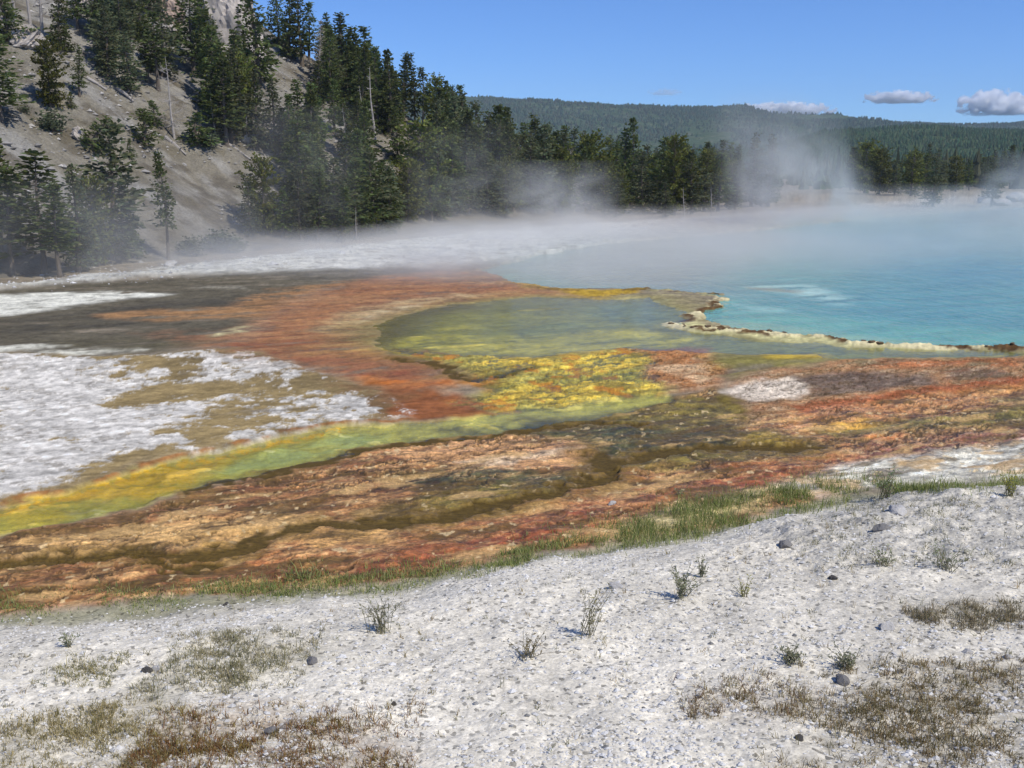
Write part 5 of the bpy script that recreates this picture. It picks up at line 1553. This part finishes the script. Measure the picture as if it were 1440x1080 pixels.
steam('steam', (-34, 39.5, .2), (-8, 54, 4.6), .125, .20, .15, 'low grey steam drifting among the trees at left', zpow=1.0, seed=3, thr=(.38, .66))
steam('steam', (-25, 47, .02), (85, 110, 1.3), .17, .12, .35, 'thin white mist lying over the far half of the pool', zpow=1.0, seed=11, edge=.35, thr=(.35, .7))
steam('steam', (-22, 39, .02), (26, 78, 1.25), .34, .15, .35, 'white mist over the left corner of the pool and the rim', zpow=.9, seed=15, edge=.3, thr=(.35, .7))
steam('steam', (8, 76, .1), (42, 96, 11.0), .62, .20, .0, 'big white steam plume rising behind the pool', lean=-.5, zpow=1.15, seed=27, thr=(.40, .74), edge=-.25, taper=.6)
steam('steam', (22, 77, .1), (80, 106, 3.2), .15, .16, .10, 'low steam bank drifting right from the big plume', zpow=1.0, seed=31, thr=(.40, .66), edge=.2)
steam('steam', (-2, 70, .1), (9.5, 82, 5.2), .24, .30, .04, 'small steam plume in front of the basin grove', lean=-.1, zpow=.8, seed=41, thr=(.38, .62), edge=.05)
steam('steam', (-9, 66, .1), (2, 78, 8.0), .07, .25, .1, 'faint steam wisp at the right toe of the spur', lean=.1, zpow=.7, seed=51, thr=(.40, .64), edge=.1)
steam('steam', (-20, 58, .3), (-8, 72, 8.5), .055, .22, .05, 'faint bluish steam wisp before the forest edge', lean=.1, zpow=.5, seed=61, thr=(.40, .64), edge=.1)
steam('steam', (37, 78, .1), (47, 92, 6.0), .26, .25, .03, 'thin plume at far right beyond the pool', lean=.2, zpow=.7, seed=71, thr=(.40, .64), edge=.05)

# ------------------------------------------------------------------ haze
k = N('haze_air')
v_ = k.n('VolumePrincipled', i_Color=(.62, .78, 1, 1), i_Density=.00014, i_Anisotropy=0.0)
M_HAZE = k.vol(v_.outputs[0])
hx, y0, y1, zb_, zt_ = 3100, -3100, 3100, -3.0, 220.0
vs = [(a, b_, c) for c in (zb_, zt_) for b_ in (y0, y1) for a in (-hx, hx)]
o = mesh_obj('haze', np_mesh('haze', vs, [(0, 2, 3, 1), (4, 5, 7, 6), (0, 1, 5, 4), (2, 6, 7, 3), (0, 4, 6, 2), (1, 3, 7, 5)]), M_HAZE)
tag(o, 'pale air haze over the whole valley', 'haze', kind='stuff')

# ------------------------------------------------------------------ clouds
def cloud(px, py, w, h, seed, label, dens=.012):
    D = 11000.0
    x = (px - 720) / F * D; zc = CAM_Z + (HOR - py) / F * D
    sx, sz_ = w / F * D / 2, h / F * D / 2
    k = N('cloud_vapour')
    oc = k.n('TexCoord').outputs['Object']
    mp = k.n('Mapping', i_Vector=oc, i_Location=(seed, 0, 0), i_Scale=(sx / sz_ * .8, 1.0, 1.0))
    nz = k.noise(mp.outputs[0], 1.7, 5, .6, .3)
    ln = k.n('VectorMath', operation='LENGTH', i_0=oc).outputs['Value']
    bot = k.n('SeparateXYZ', i_Vector=oc).outputs[2]
    fl = k.n('MapRange', i_Value=bot, i_From_Min=-.75, i_From_Max=-.35).outputs[0]
    e = k.math('SUBTRACT', k.math('ADD', k.math('MULTIPLY', nz, 2.6), -.42), ln)
    dd = k.math('MULTIPLY', k.math('MULTIPLY', k.rng(e, 0, .25, 0, 1), fl), dens)
    v_ = k.n('VolumePrincipled', i_Color=(1, 1, 1, 1), i_Density=dd, i_Anisotropy=-0.5)
    me = rock_mesh(5, 3, 1.0, 0.0, 'cloud')
    import bmesh
    b_ = bmesh.new(); bmesh.ops.create_icosphere(b_, subdivisions=3, radius=1.15); b_.to_mesh(me); b_.free()
    o = mesh_obj('cloud', me, k.vol(v_.outputs[0]))
    o.location = (x, D, zc); o.scale = (sx, sx * .6, sz_)
    tag(o, label, 'cloud')


cloud(1090, 158, 130, 20, 1, 'white cloud top peeping over the forested ridge', .05)
cloud(1245, 143, 96, 20, 2, 'small flat white cloud above the ridge, left of two', .045)
cloud(1380, 152, 104, 40, 3, 'larger puffy white cloud above the ridge near the right edge', .055)
cloud(1440, 146, 50, 18, 4, 'wispy white cloud cut by the right edge', .007)
cloud(928, 136, 50, 12, 5, 'faint tiny cloud above the middle of the ridge', .004)

# ------------------------------------------------------------------ light, sky, camera
SUN_EL, SUN_AZ = 50.0, 126.0        # azimuth from +Y (view direction) clockwise, towards the right and a little behind
w = bpy.data.worlds.new('World'); sc.world = w; w.use_nodes = True
nt = w.node_tree; bg = nt.nodes['Background']
sky = nt.nodes.new('ShaderNodeTexSky'); sky.sky_type = 'NISHITA'; sky.sun_disc = False
sky.sun_elevation = R(SUN_EL); sky.sun_rotation = R(SUN_AZ)
sky.altitude = 2200; sky.air_density = 1.0; sky.dust_density = 0.05; sky.ozone_density = 6.0
tint = nt.nodes.new('ShaderNodeMix'); tint.data_type = 'RGBA'; tint.blend_type = 'MULTIPLY'; tint.inputs[0].default_value = 1
tint.inputs[7].default_value = (.67, .92, 1.28, 1); nt.links.new(sky.outputs[0], tint.inputs[6])
nt.links.new(tint.outputs[2], bg.inputs[0]); bg.inputs[1].default_value = 0.098
L = bpy.data.lights.new('sun', 'SUN'); L.energy = 3.6; L.angle = R(0.5); L.color = (1.0, .94, .83)
so_ = bpy.data.objects.new('sun', L); COL.objects.link(so_)
sd = Vector((math.sin(R(SUN_AZ)) * math.cos(R(SUN_EL)), math.cos(R(SUN_AZ)) * math.cos(R(SUN_EL)), math.sin(R(SUN_EL))))
so_.rotation_euler = sd.to_track_quat('Z', 'Y').to_euler(); so_.location = (60, -30, 80)

cam = bpy.data.cameras.new('camera'); cam.sensor_width = 36; cam.lens = 36; cam.clip_start = .1; cam.clip_end = 30000
co = bpy.data.objects.new('camera', cam); COL.objects.link(co)
co.location = (0, 0, CAM_Z); co.rotation_euler = (math.pi / 2 - PITCH, 0, 0)
sc.camera = co
sc.view_settings.view_transform = 'Standard'; sc.view_settings.look = 'None'
sc.view_settings.exposure = 0.2; sc.view_settings.gamma = 1.0
cy = sc.cycles
cy.use_denoising = True; cy.max_bounces = 16; cy.diffuse_bounces = 2; cy.glossy_bounces = 2; cy.transmission_bounces = 2; cy.volume_bounces = 14; cy.transparent_max_bounces = 12
cy.volume_step_rate = 1.0; cy.volume_max_steps = 256; cy.use_adaptive_sampling = True; cy.adaptive_threshold = .02
cy.sample_clamp_indirect = 6.0
print('scene done')
